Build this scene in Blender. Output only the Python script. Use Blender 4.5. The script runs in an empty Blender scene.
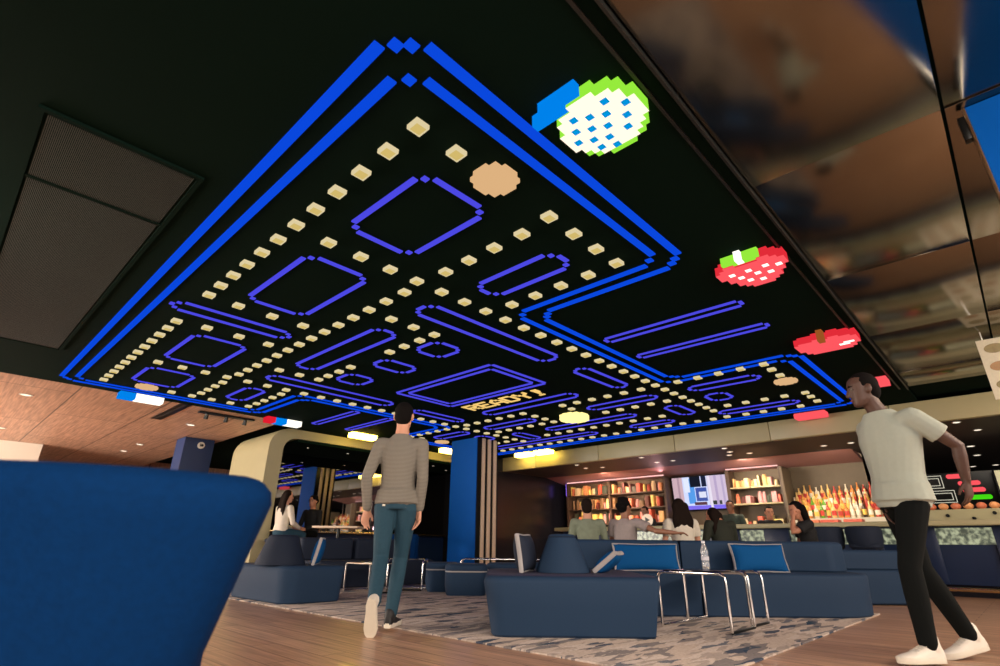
import bpy, bmesh, math, random
from mathutils import Vector, Matrix, Euler
random.seed(7)
C = bpy.context.scene.collection
SC = bpy.context.scene
PI = math.pi

# ------------------------------------------------------------------ camera
cam_data = bpy.data.cameras.new('camera')
cam = bpy.data.objects.new('camera', cam_data)
C.objects.link(cam)
right = Vector((0.68725924, -0.72634466, 0.00990826))
down = Vector((0.28045709, 0.25273361, -0.92599651))
fwd = Vector((0.67008847, 0.63917851, 0.37740202))
M = Matrix((( right.x, -down.x, -fwd.x, 0), (right.y, -down.y, -fwd.y, 0), (right.z, -down.z, -fwd.z, 0.60), (0, 0, 0, 1)))
cam.matrix_world = M
cam_data.sensor_width = 36.0
cam_data.lens = 525.12 * 36.0 / 1000.0
cam_data.clip_start = 0.02
cam_data.dof.use_dof = True
cam_data.dof.focus_distance = 5.0
cam_data.dof.aperture_fstop = 2.2
SC.camera = cam

# ------------------------------------------------------------------ world, exposure, large lights
w = bpy.data.worlds.new('world'); SC.world = w; w.use_nodes = True
w.node_tree.nodes['Background'].inputs[0].default_value = (0.55, 0.65, 0.8, 1)
w.node_tree.nodes['Background'].inputs[1].default_value = 0.03
SC.view_settings.view_transform = 'Standard'
SC.view_settings.look = 'None'
SC.view_settings.exposure = 0.0
SC.view_settings.gamma = 1.0
SC.view_settings.use_curve_mapping = False
SC.cycles.use_denoising = True

def area(name, loc, target, sx, sy, power, col):
    l = bpy.data.lights.new(name, 'AREA'); l.shape = 'RECTANGLE'; l.size = sx; l.size_y = sy
    l.energy = power; l.color = col
    o = bpy.data.objects.new(name, l); C.objects.link(o); o.location = loc
    d = Vector(target) - Vector(loc)
    o.rotation_euler = d.to_track_quat('-Z', 'Y').to_euler()
    return o
# daylight from the glazing behind the seating; the right and side fills are added
area('window_light_rear', (-4.2, -4.0, 1.75), (4, 4, 0.6), 6.0, 2.2, 330, (1.0, 0.93, 0.86))
area('fill_light_right', (4.5, -6.5, 1.6), (5.5, 3, 0.4), 10.0, 2.4, 260, (1.0, 0.90, 0.80))  # unseen fill added for slats, seat fronts and floor
area('fill_light_side', (-5.0, 15.0, 1.3), (3, 15, 2.6), 6.0, 2.0, 1500, (1.0, 0.90, 0.80))  # unseen fill added to lift the wooden ceiling
# unseen fill lights added to brighten the floor, over both aisles and the rear
area('floor_fill_left', (-1.0, 5.0, 2.80), (2.2, 4.6, 0.0), 0.5, 7.0, 300, (1.0, 0.80, 0.64))
area('floor_fill_right', (4.5, -3.2, 2.80), (4.8, 0.6, 0.0), 8.0, 0.5, 380, (1.0, 0.80, 0.64))
area('floor_fill_rear', (-1.2, -1.2, 2.80), (1.2, 2.4, 0.0), 1.6, 1.6, 130, (1.0, 0.82, 0.68))
# light strips inside the bar
area('bar_light_shelves', (12.35, 8.0, 2.40), (13.2, 8.0, 1.4), 0.15, 3.2, 150, (1.0, 0.62, 0.42))
area('bar_light_middle', (12.35, 4.3, 2.40), (13.2, 4.3, 1.3), 0.15, 1.4, 60, (1.0, 0.78, 0.58))
area('bar_light_bottles', (12.15, 2.6, 2.40), (13.0, 2.6, 1.4), 0.15, 2.2, 38, (1.0, 0.82, 0.60))
area('bar_light_display', (12.0, 0.2, 2.44), (12.6, 0.2, 1.1), 0.3, 2.0, 12, (1.0, 0.85, 0.66))

area('bar_light_cove', (12.75, 6.5, 2.28), (12.2, 6.5, 2.6), 0.1, 6.0, 22, (1.0, 0.55, 0.58))
# ------------------------------------------------------------------ materials
def s2l(c):
    c = c / 255.0
    return c / 12.92 if c <= 0.04045 else ((c + 0.055) / 1.055) ** 2.4
def rgb(r, g, b): return (s2l(r), s2l(g), s2l(b), 1.0)
MATS = {}
def mat(name, col, rough=0.6, metal=0.0, var=0.12, scale=30.0, bump=0.0, coat=0.0, sheen=0.0, trans=0.0, spec=0.5):
    if name in MATS: return MATS[name]
    m = bpy.data.materials.new(name); m.use_nodes = True
    nt = m.node_tree; b = nt.nodes['Principled BSDF']
    b.inputs['Roughness'].default_value = rough
    b.inputs['Metallic'].default_value = metal
    b.inputs['Specular IOR Level'].default_value = spec
    if coat: b.inputs['Coat Weight'].default_value = coat
    if sheen:
        b.inputs['Sheen Weight'].default_value = sheen
        b.inputs['Sheen Tint'].default_value = (min(1, col[0]*3+.05), min(1, col[1]*3+.05), min(1, col[2]*3+.05), 1)
    if trans: b.inputs['Transmission Weight'].default_value = trans
    tc = nt.nodes.new('ShaderNodeTexCoord')
    n = nt.nodes.new('ShaderNodeTexNoise'); n.inputs['Scale'].default_value = scale; n.inputs['Detail'].default_value = 4
    nt.links.new(tc.outputs['Object'], n.inputs['Vector'])
    mx = nt.nodes.new('ShaderNodeMix'); mx.data_type = 'RGBA'
    mx.inputs[6].default_value = tuple(c * (1 - var) for c in col[:3]) + (1,)
    mx.inputs[7].default_value = tuple(min(1, c * (1 + var)) for c in col[:3]) + (1,)
    nt.links.new(n.outputs['Fac'], mx.inputs[0]); nt.links.new(mx.outputs[2], b.inputs['Base Color'])
    if bump:
        bp = nt.nodes.new('ShaderNodeBump'); bp.inputs['Strength'].default_value = bump; bp.inputs['Distance'].default_value = 0.01
        nt.links.new(n.outputs['Fac'], bp.inputs['Height']); nt.links.new(bp.outputs['Normal'], b.inputs['Normal'])
    MATS[name] = m
    return m
def em(name, col, strength=1.0):
    if name in MATS: return MATS[name]
    m = bpy.data.materials.new(name); m.use_nodes = True
    b = m.node_tree.nodes['Principled BSDF']
    b.inputs['Base Color'].default_value = (0.0, 0.0, 0.0, 1)
    b.inputs['Roughness'].default_value = 0.5
    b.inputs['Specular IOR Level'].default_value = 0.0
    b.inputs['Emission Color'].default_value = col
    b.inputs['Emission Strength'].default_value = strength
    MATS[name] = m
    return m

def wood_mat(name, c1, c2, mortar, bw, bh, rough, rot=PI/2, msize=0.006, coat=0.0):
    m = bpy.data.materials.new(name); m.use_nodes = True
    nt = m.node_tree; b = nt.nodes['Principled BSDF']; b.inputs['Roughness'].default_value = rough
    if coat: b.inputs['Coat Weight'].default_value = coat
    tc = nt.nodes.new('ShaderNodeTexCoord'); mp = nt.nodes.new('ShaderNodeMapping')
    mp.inputs['Rotation'].default_value = (0, 0, rot)
    nt.links.new(tc.outputs['Object'], mp.inputs['Vector'])
    br = nt.nodes.new('ShaderNodeTexBrick'); br.offset = 0.37
    br.inputs['Scale'].default_value = 1.0
    br.inputs['Brick Width'].default_value = bw; br.inputs['Row Height'].default_value = bh
    br.inputs['Mortar Size'].default_value = msize; br.inputs['Mortar Smooth'].default_value = 0.2
    br.inputs['Color1'].default_value = c1; br.inputs['Color2'].default_value = c2; br.inputs['Mortar'].default_value = mortar
    nt.links.new(mp.outputs['Vector'], br.inputs['Vector'])
    mp2 = nt.nodes.new('ShaderNodeMapping'); mp2.inputs['Scale'].default_value = (1.2, 26, 1)
    nt.links.new(mp.outputs['Vector'], mp2.inputs['Vector'])
    n = nt.nodes.new('ShaderNodeTexNoise'); n.inputs['Scale'].default_value = 1.5; n.inputs['Detail'].default_value = 6
    nt.links.new(mp2.outputs['Vector'], n.inputs['Vector'])
    cr = nt.nodes.new('ShaderNodeValToRGB')
    cr.color_ramp.elements[0].position = 0.3; cr.color_ramp.elements[0].color = (0.55, 0.55, 0.55, 1)
    cr.color_ramp.elements[1].position = 0.7; cr.color_ramp.elements[1].color = (1.15, 1.15, 1.15, 1)
    nt.links.new(n.outputs['Fac'], cr.inputs['Fac'])
    mx = nt.nodes.new('ShaderNodeMix'); mx.data_type = 'RGBA'; mx.blend_type = 'MULTIPLY'; mx.inputs[0].default_value = 1.0
    nt.links.new(br.outputs['Color'], mx.inputs[6]); nt.links.new(cr.outputs['Color'], mx.inputs[7])
    nt.links.new(mx.outputs[2], b.inputs['Base Color'])
    return m

def rug_mat():
    m = bpy.data.materials.new('rug_pile'); m.use_nodes = True
    nt = m.node_tree; b = nt.nodes['Principled BSDF']; b.inputs['Roughness'].default_value = 0.95
    b.inputs['Specular IOR Level'].default_value = 0.1
    tc = nt.nodes.new('ShaderNodeTexCoord'); mp = nt.nodes.new('ShaderNodeMapping')
    mp.inputs['Rotation'].default_value = (0, 0, math.radians(46))
    mp.inputs['Scale'].default_value = (3.6, 15, 1)
    nt.links.new(tc.outputs['Object'], mp.inputs['Vector'])
    vo = nt.nodes.new('ShaderNodeTexVoronoi'); vo.distance = 'CHEBYCHEV'; vo.inputs['Scale'].default_value = 1.0
    nt.links.new(mp.outputs['Vector'], vo.inputs['Vector'])
    mp2 = nt.nodes.new('ShaderNodeMapping'); mp2.inputs['Rotation'].default_value = (0, 0, math.radians(46)); mp2.inputs['Scale'].default_value = (0.8, 2.2, 1)
    nt.links.new(tc.outputs['Object'], mp2.inputs['Vector'])
    n = nt.nodes.new('ShaderNodeTexNoise'); n.inputs['Scale'].default_value = 2.2; n.inputs['Detail'].default_value = 4
    nt.links.new(mp2.outputs['Vector'], n.inputs['Vector'])
    sep = nt.nodes.new('ShaderNodeSeparateColor'); nt.links.new(vo.outputs['Color'], sep.inputs[0])
    ad = nt.nodes.new('ShaderNodeMath'); ad.operation = 'MULTIPLY_ADD'; ad.inputs[1].default_value = 0.45
    nt.links.new(sep.outputs[0], ad.inputs[0])
    sc = nt.nodes.new('ShaderNodeMath'); sc.operation = 'MULTIPLY'; sc.inputs[1].default_value = 0.62
    nt.links.new(n.outputs['Fac'], sc.inputs[0]); nt.links.new(sc.outputs[0], ad.inputs[2])
    cr = nt.nodes.new('ShaderNodeValToRGB'); cr.color_ramp.interpolation = 'CONSTANT'
    els = [(0.0, rgb(46, 74, 96)), (0.27, rgb(80, 88, 104)), (0.33, rgb(142, 134, 132)), (0.42, rgb(208, 190, 176)), (0.58, rgb(182, 168, 158)), (0.64, rgb(216, 200, 188)), (0.76, rgb(120, 122, 130))]
    e = cr.color_ramp.elements
    e[0].position, e[0].color = els[0]; e[1].position, e[1].color = els[1]
    for p, c in els[2:]:
        x = e.new(p); x.color = c
    nt.links.new(ad.outputs[0], cr.inputs['Fac'])
    n2 = nt.nodes.new('ShaderNodeTexNoise'); n2.inputs['Scale'].default_value = 60
    nt.links.new(tc.outputs['Object'], n2.inputs['Vector'])
    mx = nt.nodes.new('ShaderNodeMix'); mx.data_type = 'RGBA'; mx.blend_type = 'MULTIPLY'; mx.inputs[0].default_value = 0.5
    nt.links.new(cr.outputs['Color'], mx.inputs[6]); nt.links.new(n2.outputs['Fac'], mx.inputs[7])
    nt.links.new(mx.outputs[2], b.inputs['Base Color'])
    return m

def mirror_mat(name, col, rough, bump, scale):
    m = bpy.data.materials.new(name); m.use_nodes = True
    nt = m.node_tree; b = nt.nodes['Principled BSDF']
    b.inputs['Base Color'].default_value = col; b.inputs['Metallic'].default_value = 1.0; b.inputs['Roughness'].default_value = rough
    if bump:
        tc = nt.nodes.new('ShaderNodeTexCoord')
        n = nt.nodes.new('ShaderNodeTexNoise'); n.inputs['Scale'].default_value = scale; n.inputs['Detail'].default_value = 1
        nt.links.new(tc.outputs['Object'], n.inputs['Vector'])
        bp = nt.nodes.new('ShaderNodeBump'); bp.inputs['Strength'].default_value = bump; bp.inputs['Distance'].default_value = 0.05
        nt.links.new(n.outputs['Fac'], bp.inputs['Height']); nt.links.new(bp.outputs['Normal'], b.inputs['Normal'])
    return m

def stripe_mat(name, ca, cb, period, axis=2, rough=0.85):
    m = bpy.data.materials.new(name); m.use_nodes = True
    nt = m.node_tree; b = nt.nodes['Principled BSDF']; b.inputs['Roughness'].default_value = rough
    b.inputs['Specular IOR Level'].default_value = 0.15
    tc = nt.nodes.new('ShaderNodeTexCoord')
    wv = nt.nodes.new('ShaderNodeTexWave'); wv.wave_type = 'BANDS'; wv.bands_direction = 'XYZ'[axis]
    wv.inputs['Scale'].default_value = 0.314 / period * 1.0; wv.inputs['Distortion'].default_value = 0.0
    nt.links.new(tc.outputs['Object'], wv.inputs['Vector'])
    mx = nt.nodes.new('ShaderNodeMix'); mx.data_type = 'RGBA'; mx.inputs[6].default_value = ca; mx.inputs[7].default_value = cb
    nt.links.new(wv.outputs['Fac'], mx.inputs[0]); nt.links.new(mx.outputs[2], b.inputs['Base Color'])
    return m

def panel_glow_mat():
    m = bpy.data.materials.new('lit_glass_panel'); m.use_nodes = True
    nt = m.node_tree; b = nt.nodes['Principled BSDF']; b.inputs['Roughness'].default_value = 0.3
    b.inputs['Base Color'].default_value = rgb(90, 100, 90)
    tc = nt.nodes.new('ShaderNodeTexCoord')
    n = nt.nodes.new('ShaderNodeTexNoise'); n.inputs['Scale'].default_value = 16; n.inputs['Detail'].default_value = 5
    nt.links.new(tc.outputs['Object'], n.inputs['Vector'])
    cr = nt.nodes.new('ShaderNodeValToRGB')
    cr.color_ramp.elements[0].position = 0.42; cr.color_ramp.elements[0].color = rgb(40, 52, 46)
    cr.color_ramp.elements[1].position = 0.62; cr.color_ramp.elements[1].color = rgb(190, 196, 160)
    nt.links.new(n.outputs['Fac'], cr.inputs['Fac']); nt.links.new(cr.outputs['Color'], b.inputs['Emission Color'])
    b.inputs['Emission Strength'].default_value = 0.75
    return m

# ------------------------------------------------------------------ mesh builder
class MB:
    def __init__(self): self.bm = bmesh.new()
    def box(self, x0, x1, y0, y1, z0, z1, bevel=0.0, seg=2):
        v = [self.bm.verts.new(p) for p in ((x0,y0,z0),(x1,y0,z0),(x1,y1,z0),(x0,y1,z0),(x0,y0,z1),(x1,y0,z1),(x1,y1,z1),(x0,y1,z1))]
        fs = [self.bm.faces.new([v[i] for i in q]) for q in ((3,2,1,0),(4,5,6,7),(0,1,5,4),(1,2,6,5),(2,3,7,6),(3,0,4,7))]
        if bevel > 0:
            es = {e for f in fs for e in f.edges}
            bmesh.ops.bevel(self.bm, geom=list(es), offset=bevel, segments=seg, affect='EDGES', profile=0.5)
        return self
    def cbox(self, c, s, bevel=0.0, R=None, seg=2):
        b2 = MB(); b2.box(-s[0]/2, s[0]/2, -s[1]/2, s[1]/2, -s[2]/2, s[2]/2, bevel, seg)
        T = Matrix.Translation(c) @ (R.to_4x4() if R else Matrix.Identity(4))
        return self.merge(b2, T)
    def merge(self, other, T=None):
        me = bpy.data.meshes.new('tmp'); other.bm.to_mesh(me); other.bm.free()
        if T is not None: me.transform(T)
        self.bm.from_mesh(me); bpy.data.meshes.remove(me)
        return self
    def rings(self, rings, cap=True):
        vs = [[self.bm.verts.new(p) for p in r] for r in rings]
        n = len(vs[0])
        for a, b in zip(vs[:-1], vs[1:]):
            for i in range(n):
                self.bm.faces.new((a[i], a[(i+1) % n], b[(i+1) % n], b[i]))
        if cap:
            self.bm.faces.new(list(reversed(vs[0]))); self.bm.faces.new(vs[-1])
        return self
    def prism(self, outline, profile, cap=True):
        # outline: CCW list of (x,y); profile: list of (inset, z) from bottom to top
        n = len(outline); nr = []
        for i in range(n):
            a = Vector(outline[i-1]); b = Vector(outline[i]); c = Vector(outline[(i+1) % n])
            d1 = (b - a).normalized(); d2 = (c - b).normalized()
            n1 = Vector((-d1.y, d1.x)); n2 = Vector((-d2.y, d2.x))
            s = n1 + n2
            s = s / max(0.35, s.length_squared / 2.0)
            nr.append(s)
        self.rings([[(outline[i][0] + nr[i].x*ins, outline[i][1] + nr[i].y*ins, z) for i in range(n)] for ins, z in profile], cap)
        return self
    def tube(self, pts, r, n=10, cap=True, up=None, flat=1.0):
        pts = [Vector(p) for p in pts]; rr = r if isinstance(r, (list, tuple)) else [r]*len(pts)
        out = []; prev = None
        for i, p in enumerate(pts):
            t = (pts[min(i+1, len(pts)-1)] - pts[max(i-1, 0)]).normalized()
            if prev is None:
                a = Vector(up) if up else (Vector((0,0,1)) if abs(t.z) < 0.9 else Vector((1,0,0)))
                u = (a - t*a.dot(t)).normalized()
            else:
                u = (prev - t*prev.dot(t)).normalized()
            prev = u; v = t.cross(u)
            out.append([p + (u*math.cos(2*PI*k/n)*flat + v*math.sin(2*PI*k/n))*rr[i] for k in range(n)])
        return self.rings(out, cap)
    def lathe(self, prof, n=16, c=(0,0,0), cap=True):
        return self.rings([[(c[0]+r*math.cos(2*PI*k/n), c[1]+r*math.sin(2*PI*k/n), c[2]+z) for k in range(n)] for r, z in prof], cap)
    def ell(self, c, r, R=None, nu=14, nv=9):
        prof = [(math.sin(PI*k/nv), -math.cos(PI*k/nv)) for k in range(nv+1)]
        prof[0] = (0.05, -1); prof[-1] = (0.05, 1)
        b = MB(); b.lathe(prof, nu)
        T = Matrix.Translation(c) @ (R.to_4x4() if R else Matrix.Identity(4)) @ Matrix.Diagonal((r[0], r[1], r[2], 1))
        return self.merge(b, T)
    def mesh(self, name, smooth=35):
        me = bpy.data.meshes.new(name)
        bmesh.ops.recalc_face_normals(self.bm, faces=self.bm.faces[:])
        self.bm.to_mesh(me); self.bm.free()
        if smooth:
            me.shade_smooth()
            me.set_sharp_from_angle(angle=math.radians(smooth))
        return me

def link(name, me, m, parent=None, loc=(0,0,0), rotz=0):
    o = bpy.data.objects.new(name, me)
    if m is not None and len(me.materials) == 0: me.materials.append(m)
    C.objects.link(o); o.location = loc; o.rotation_euler = (0, 0, rotz)
    if parent: o.parent = parent
    return o
def obj(name, mb, m, parent=None, loc=(0,0,0), rotz=0, smooth=35):
    return link(name, mb.mesh(name, smooth), m, parent, loc, rotz)
def tag(o, label, cat, group=None, kind=None):
    o['label'] = label; o['category'] = cat
    if group: o['group'] = group
    if kind: o['kind'] = kind
    return o
def thing(name, label, cat, loc=(0,0,0), rotz=0, group=None):
    o = bpy.data.objects.new(name, None); C.objects.link(o)
    o.empty_display_size = 0.1
    o.location = loc; o.rotation_euler = (0, 0, rotz)
    return tag(o, label, cat, group)
def dup(root, loc, label=None, rotz=None, group=None):
    r = root.copy(); C.objects.link(r); r.location = loc
    if rotz is not None: r.rotation_euler = (0, 0, rotz)
    if label: r['label'] = label
    if group: r['group'] = group
    for ch in list(root.children):
        c = ch.copy(); C.objects.link(c); c.parent = r
        for g in list(ch.children):
            d = g.copy(); C.objects.link(d); d.parent = c
    return r
def struct(name, mb, m, smooth=35):
    o = obj(name, mb, m, smooth=smooth); o['kind'] = 'structure'; return o

RT = Vector((0.6903, -0.7236)); FW = Vector((0.7236, 0.6903))     # axes of the seating group, turned 46 degrees in the room
ANG = math.atan2(RT.y, RT.x)
def S(r, d, z=0.0): return (RT.x*r + FW.x*d, RT.y*r + FW.y*d, z)

def rounded(pts, rad, seg=6):
    out = []; n = len(pts)
    for i in range(n):
        p = Vector(pts[i]); a = Vector(pts[i-1]); b = Vector(pts[(i+1) % n])
        r = rad[i] if isinstance(rad, (list, tuple)) else rad
        d1 = (a - p).normalized(); d2 = (b - p).normalized()
        if r < 1e-4: out.append(tuple(p)); continue
        ang = d1.angle(d2); t = r / math.tan(ang/2)
        t = min(t, (a-p).length*0.49, (b-p).length*0.49); r2 = t*math.tan(ang/2)
        cen = p + (d1 + d2).normalized() * (r2 / math.sin(ang/2))
        s = p + d1*t - cen; e = p + d2*t - cen
        a0 = math.atan2(s.y, s.x); a1 = math.atan2(e.y, e.x)
        da = (a1 - a0 + PI) % (2*PI) - PI
        for k in range(seg+1):
            aa = a0 + da*k/seg
            out.append((cen.x + r2*math.cos(aa), cen.y + r2*math.sin(aa)))
    return out

# material palette
m_black = mat('black_ceiling_paint', rgb(14, 30, 24), 0.85, var=0.1, scale=3, spec=0.02)
m_blackmetal = mat('black_metal', rgb(24, 26, 26), 0.35, 0.6)
m_greymetal = mat('dark_grey_metal', rgb(62, 64, 62), 0.35, 0.7)
m_floor = wood_mat('oak_floor', rgb(206, 164, 132), rgb(186, 142, 112), rgb(140, 104, 80), 1.6, 0.17, 0.36, coat=0.1)
m_woodceil = wood_mat('wood_ceiling_panels', rgb(196, 156, 130), rgb(186, 146, 120), rgb(90, 70, 56), 3.2, 1.25, 0.5, msize=0.012)
m_rug = rug_mat()
m_bronze = mirror_mat('bronze_mirror', (0.225, 0.205, 0.165, 1), 0.17, 0.045, 0.8)
m_darkmirror = mirror_mat('smoked_mirror', (0.42, 0.42, 0.46, 1), 0.02, 0.0, 1)
m_cream = mat('cream_lacquer', rgb(168, 160, 122), 0.45, var=0.05, scale=4)
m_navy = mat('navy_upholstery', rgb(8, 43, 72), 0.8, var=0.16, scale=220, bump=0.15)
m_navydark = mat('deep_navy_and_shaded_upholstery', rgb(7, 24, 46), 0.8, var=0.16, scale=220, bump=0.15)  # darker navy; on the left and rear sofas it holds their shade
m_velvet = mat('blue_velvet', rgb(0, 40, 84), 0.9, var=0.22, scale=60, bump=0.2, spec=0.1)
m_cushion = mat('bright_blue_cushion', rgb(14, 76, 130), 0.85, var=0.12, spec=0.1, scale=160, bump=0.15)
m_piping = mat('pale_grey_piping', rgb(160, 156, 156), 0.8)
m_chrome = mat('chrome', (0.85, 0.83, 0.8, 1), 0.12, 1.0, var=0.02)
m_glass_top = mat('smoked_glass_top', rgb(24, 26, 34), 0.1, var=0.05, coat=0.3)
m_bluewall = mat('blue_painted_panel', rgb(2, 80, 164), 0.6, var=0.05, scale=5, spec=0.1)
m_beige = mat('beige_slat', rgb(230, 204, 176), 0.6, var=0.08)
m_darkwall = mat('dark_glossy_wall', rgb(22, 24, 32), 0.25, var=0.1, scale=4)
m_navywall = mat('navy_bar_front', rgb(14, 34, 66), 0.35, var=0.1, scale=4)
m_brass = mat('brass', (0.75, 0.58, 0.32, 1), 0.25, 1.0, var=0.05)
m_white = mat('white_plaster', rgb(214, 206, 190), 0.7, var=0.04)
m_soffit = mat('charcoal_soffit', rgb(44, 38, 38), 0.6, var=0.08)
m_steel = mat('brushed_steel', (0.55, 0.54, 0.5, 1), 0.3, 1.0)
m_darkwood = mat('dark_shelf_wood', rgb(74, 58, 46), 0.5, var=0.15, scale=12)
m_shelfback = mat('shelf_back_panel', rgb(96, 84, 66), 0.6, var=0.15, scale=6)

# ------------------------------------------------------------------ setting
ZC = 2.85
struct('floor', MB().box(-7, 19, -7, 24, -0.12, 0), m_floor)
b = MB(); b.box(2.83, 7.05, 1.33, 8.7, 0, 0.012, 0.004)
tag(obj('area_rug', b, m_rug), 'large beige and grey rug with slate blue brush strokes under the sofas', 'rug')
struct('ceiling', MB().box(-6, 10.62, 0.80, 10.15, ZC, ZC+0.3), m_black)
struct('ceiling_wood', MB().box(-7, 4.52, 10.15, 22, ZC+0.004, ZC+0.3), m_woodceil)
struct('ceiling_upper', MB().box(-7, 19, -7, 24, ZC+0.3, ZC+0.4), m_black)
b = MB(); b.box(4.52, 10.62, 10.15, 10.64, ZC, ZC+0.3)
struct('ceiling_edge', b, m_black)
# black ceiling edge: double metal angle
b = MB(); b.box(-3, 9.6, 0.785, 0.80, ZC-0.035, ZC+0.1); b.box(-3, 9.6, 0.88, 0.90, ZC-0.012, ZC+0.01)
struct('trim_1', b, m_greymetal)
# polished bronze ceiling panels, two rows
xs = [-0.36, 1.45, 3.26, 5.07, 6.88, 8.69, 9.54]
k = 0
for i in range(len(xs)-1):
    for y0, y1 in ((-0.225, 0.775), (-1.25, -0.24), (-2.3, -1.265)):
        k += 1
        struct('ceiling_mirror_%d' % k, MB().box(xs[i]+0.004, xs[i+1]-0.004, y0, y1, ZC+0.006*(k % 2), ZC+0.05, 0.003), m_bronze)
struct('ceiling_gap', MB().box(9.56, 10.60, -2.3, 0.79, ZC+0.05, ZC+0.15), m_black)
# cream fascia above the bar, in segments
yy = -2.6; k = 2
while yy < 10.6:
    y1 = min(yy + 1.9, 10.62); k += 1
    struct('trim_%d' % k, MB().box(10.60, 10.72, yy+0.004, y1-0.004, 2.49, 2.84, 0.012), m_cream)
    yy = y1
b = MB(); b.box(10.72, 12.48, -4, 9.95, 2.49, 2.6); b.box(12.48, 18, -4, 2.2, 2.49, 2.6)
struct('ceiling_soffit', b, m_soffit)
b = MB(); b.rings([[(12.48, y, 2.49), (13.45, y, 2.335), (13.45, y, 2.42), (12.48, y, 2.6)] for y in (2.2, 9.95)])
struct('ceiling_cove', b, mat('pink_glow_cove', rgb(150, 108, 104), 0.6, var=0.06, scale=4))  # pink glow of the cove light put into this colour
struct('wall_bar', MB().box(13.42, 13.6, 1.95, 10.0, 0, 2.6), m_shelfback)
struct('wall_kitchen', MB().box(18, 18.2, -4, 2.2, 0, 2.6), m_darkwall)
struct('wall_return', MB().box(13.42, 18.2, 2.0, 2.2, 0, 2.6), m_darkwall)
struct('wall_side', MB().box(10.36, 13.42, 9.95, 10.15, 0, 2.84), m_darkwall)
# portal around the recessed booth
outer = [(10.60, ZC-0.006)] + [(4.92 - 0.42*math.sin(a), 2.42 + 0.42*math.cos(a)) for a in [k*PI/16 for k in range(9)]] + [(4.50, 0.0)]
inner = [(10.60, 2.655)] + [(5.06 - 0.26*math.sin(a), 2.395 + 0.26*math.cos(a)) for a in [k*PI/16 for k in range(9)]] + [(4.80, 0.0)]
def portal_ring(y): return [(x, y, z) for x, z in outer] + [(x, y, z) for x, z in reversed(inner)]
b = MB(); b.rings([portal_ring(10.65), portal_ring(12.45)])
struct('wall_portal', b, m_cream, smooth=30)
struct('ceiling_booth', MB().box(5.1, 10.58, 10.68, 12.28, 2.60, 2.65), m_black)
struct('wall_mirror', MB().box(4.82, 10.60, 12.30, 12.4, 0.90, 2.63), m_darkmirror)
struct('wall_booth', MB().box(4.82, 10.60, 12.26, 12.4, 0.0, 0.86), m_navywall)
struct('wall_booth_end', MB().box(10.60, 10.75, 10.15, 12.4, 0.0, 2.84), MATS.get('dark_matte_wall') or mat('dark_matte_wall', rgb(26, 26, 28), 0.95, spec=0.05))
struct('trim_ledge', MB().box(4.82, 10.58, 11.98, 12.29, 0.86, 0.90, 0.006), m_brass)
# far hall on the left
struct('wall_far', MB().box(-7, 10, 21.0, 21.2, 0, ZC+0.3), m_woodceil)
struct('wall_white', MB().box(-7, 1.72, 17.3, 17.5, 0, ZC), m_white)
struct('wall_rear', MB().box(-7.2, 19, -7.4, -7.2, 0, ZC+0.3), mat('dark_matte_wall', rgb(26, 26, 28), 0.95, spec=0.05))
struct('wall_left', MB().box(-7.2, -7, 18, 24, 0, ZC+0.3), m_white)

# striped blue column standing on the rug's far side
t = thing('column', 'square blue column with three beige slats on its right face, between bar and booth', 'column', (8.10, 8.37, 0))
t['kind'] = 'structure'
b = MB(); b.box(0, 0.64, 0, 0.83, 0, ZC-0.004)
obj('shaft', b, m_blackmetal, t)
b = MB(); b.box(-0.02, 0.0, 0.0, 0.83, 0.0, ZC-0.004)
obj('blue_cladding', b, m_bluewall, t)
for y0, y1 in ((-0.03, 0.0), (0.83, 0.86)):
    for x0 in (0.13, 0.31, 0.49):
        obj('slat', MB().box(x0, x0+0.09, y0, y1, 0.0, ZC-0.004, 0.004), m_beige, t)

# blue column in the side hall with a round sign
t = thing('column', 'dark blue column with a small round white sign, beyond the portal at left', 'column', (4.0, 13.4, 0))
t['kind'] = 'structure'
obj('shaft', MB().box(-0.25, 0.38, 0, 0.6, 0, ZC), mat('navy_column_paint', rgb(14, 44, 92), 0.5), t)
b = MB(); b.tube([(0.10, 0.0, 2.70), (0.10, -0.03, 2.70)], 0.075, 20)
o = obj('round_sign', b, mat('white_sign', rgb(225, 222, 214), 0.5), t)
b = MB()
b.box(0.07, 0.085, -0.036, -0.03, 2.665, 2.735); b.tube([(0.118, -0.036, 2.70), (0.118, -0.03, 2.70)], 0.03, 14)
obj('sign_mark', b, m_blackmetal, o)

# partition on the right
t = thing('partition_panel', 'bright blue partition panel with a thin silver edge at upper right', 'partition', (3.32, -0.32, 0))
obj('panel', MB().box(0.0, 0.05, -1.9, 0.0, 0.0, ZC-0.004, 0.004), m_bluewall, t)
obj('edge_strip', MB().box(-0.004, 0.054, 0.0, 0.014, 0.0, ZC-0.004, 0.003), m_chrome, t)
obj('bracket', MB().box(0.0, 0.05, 0.014, 0.045, ZC-0.20, ZC-0.05, 0.004), m_blackmetal, t)

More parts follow.
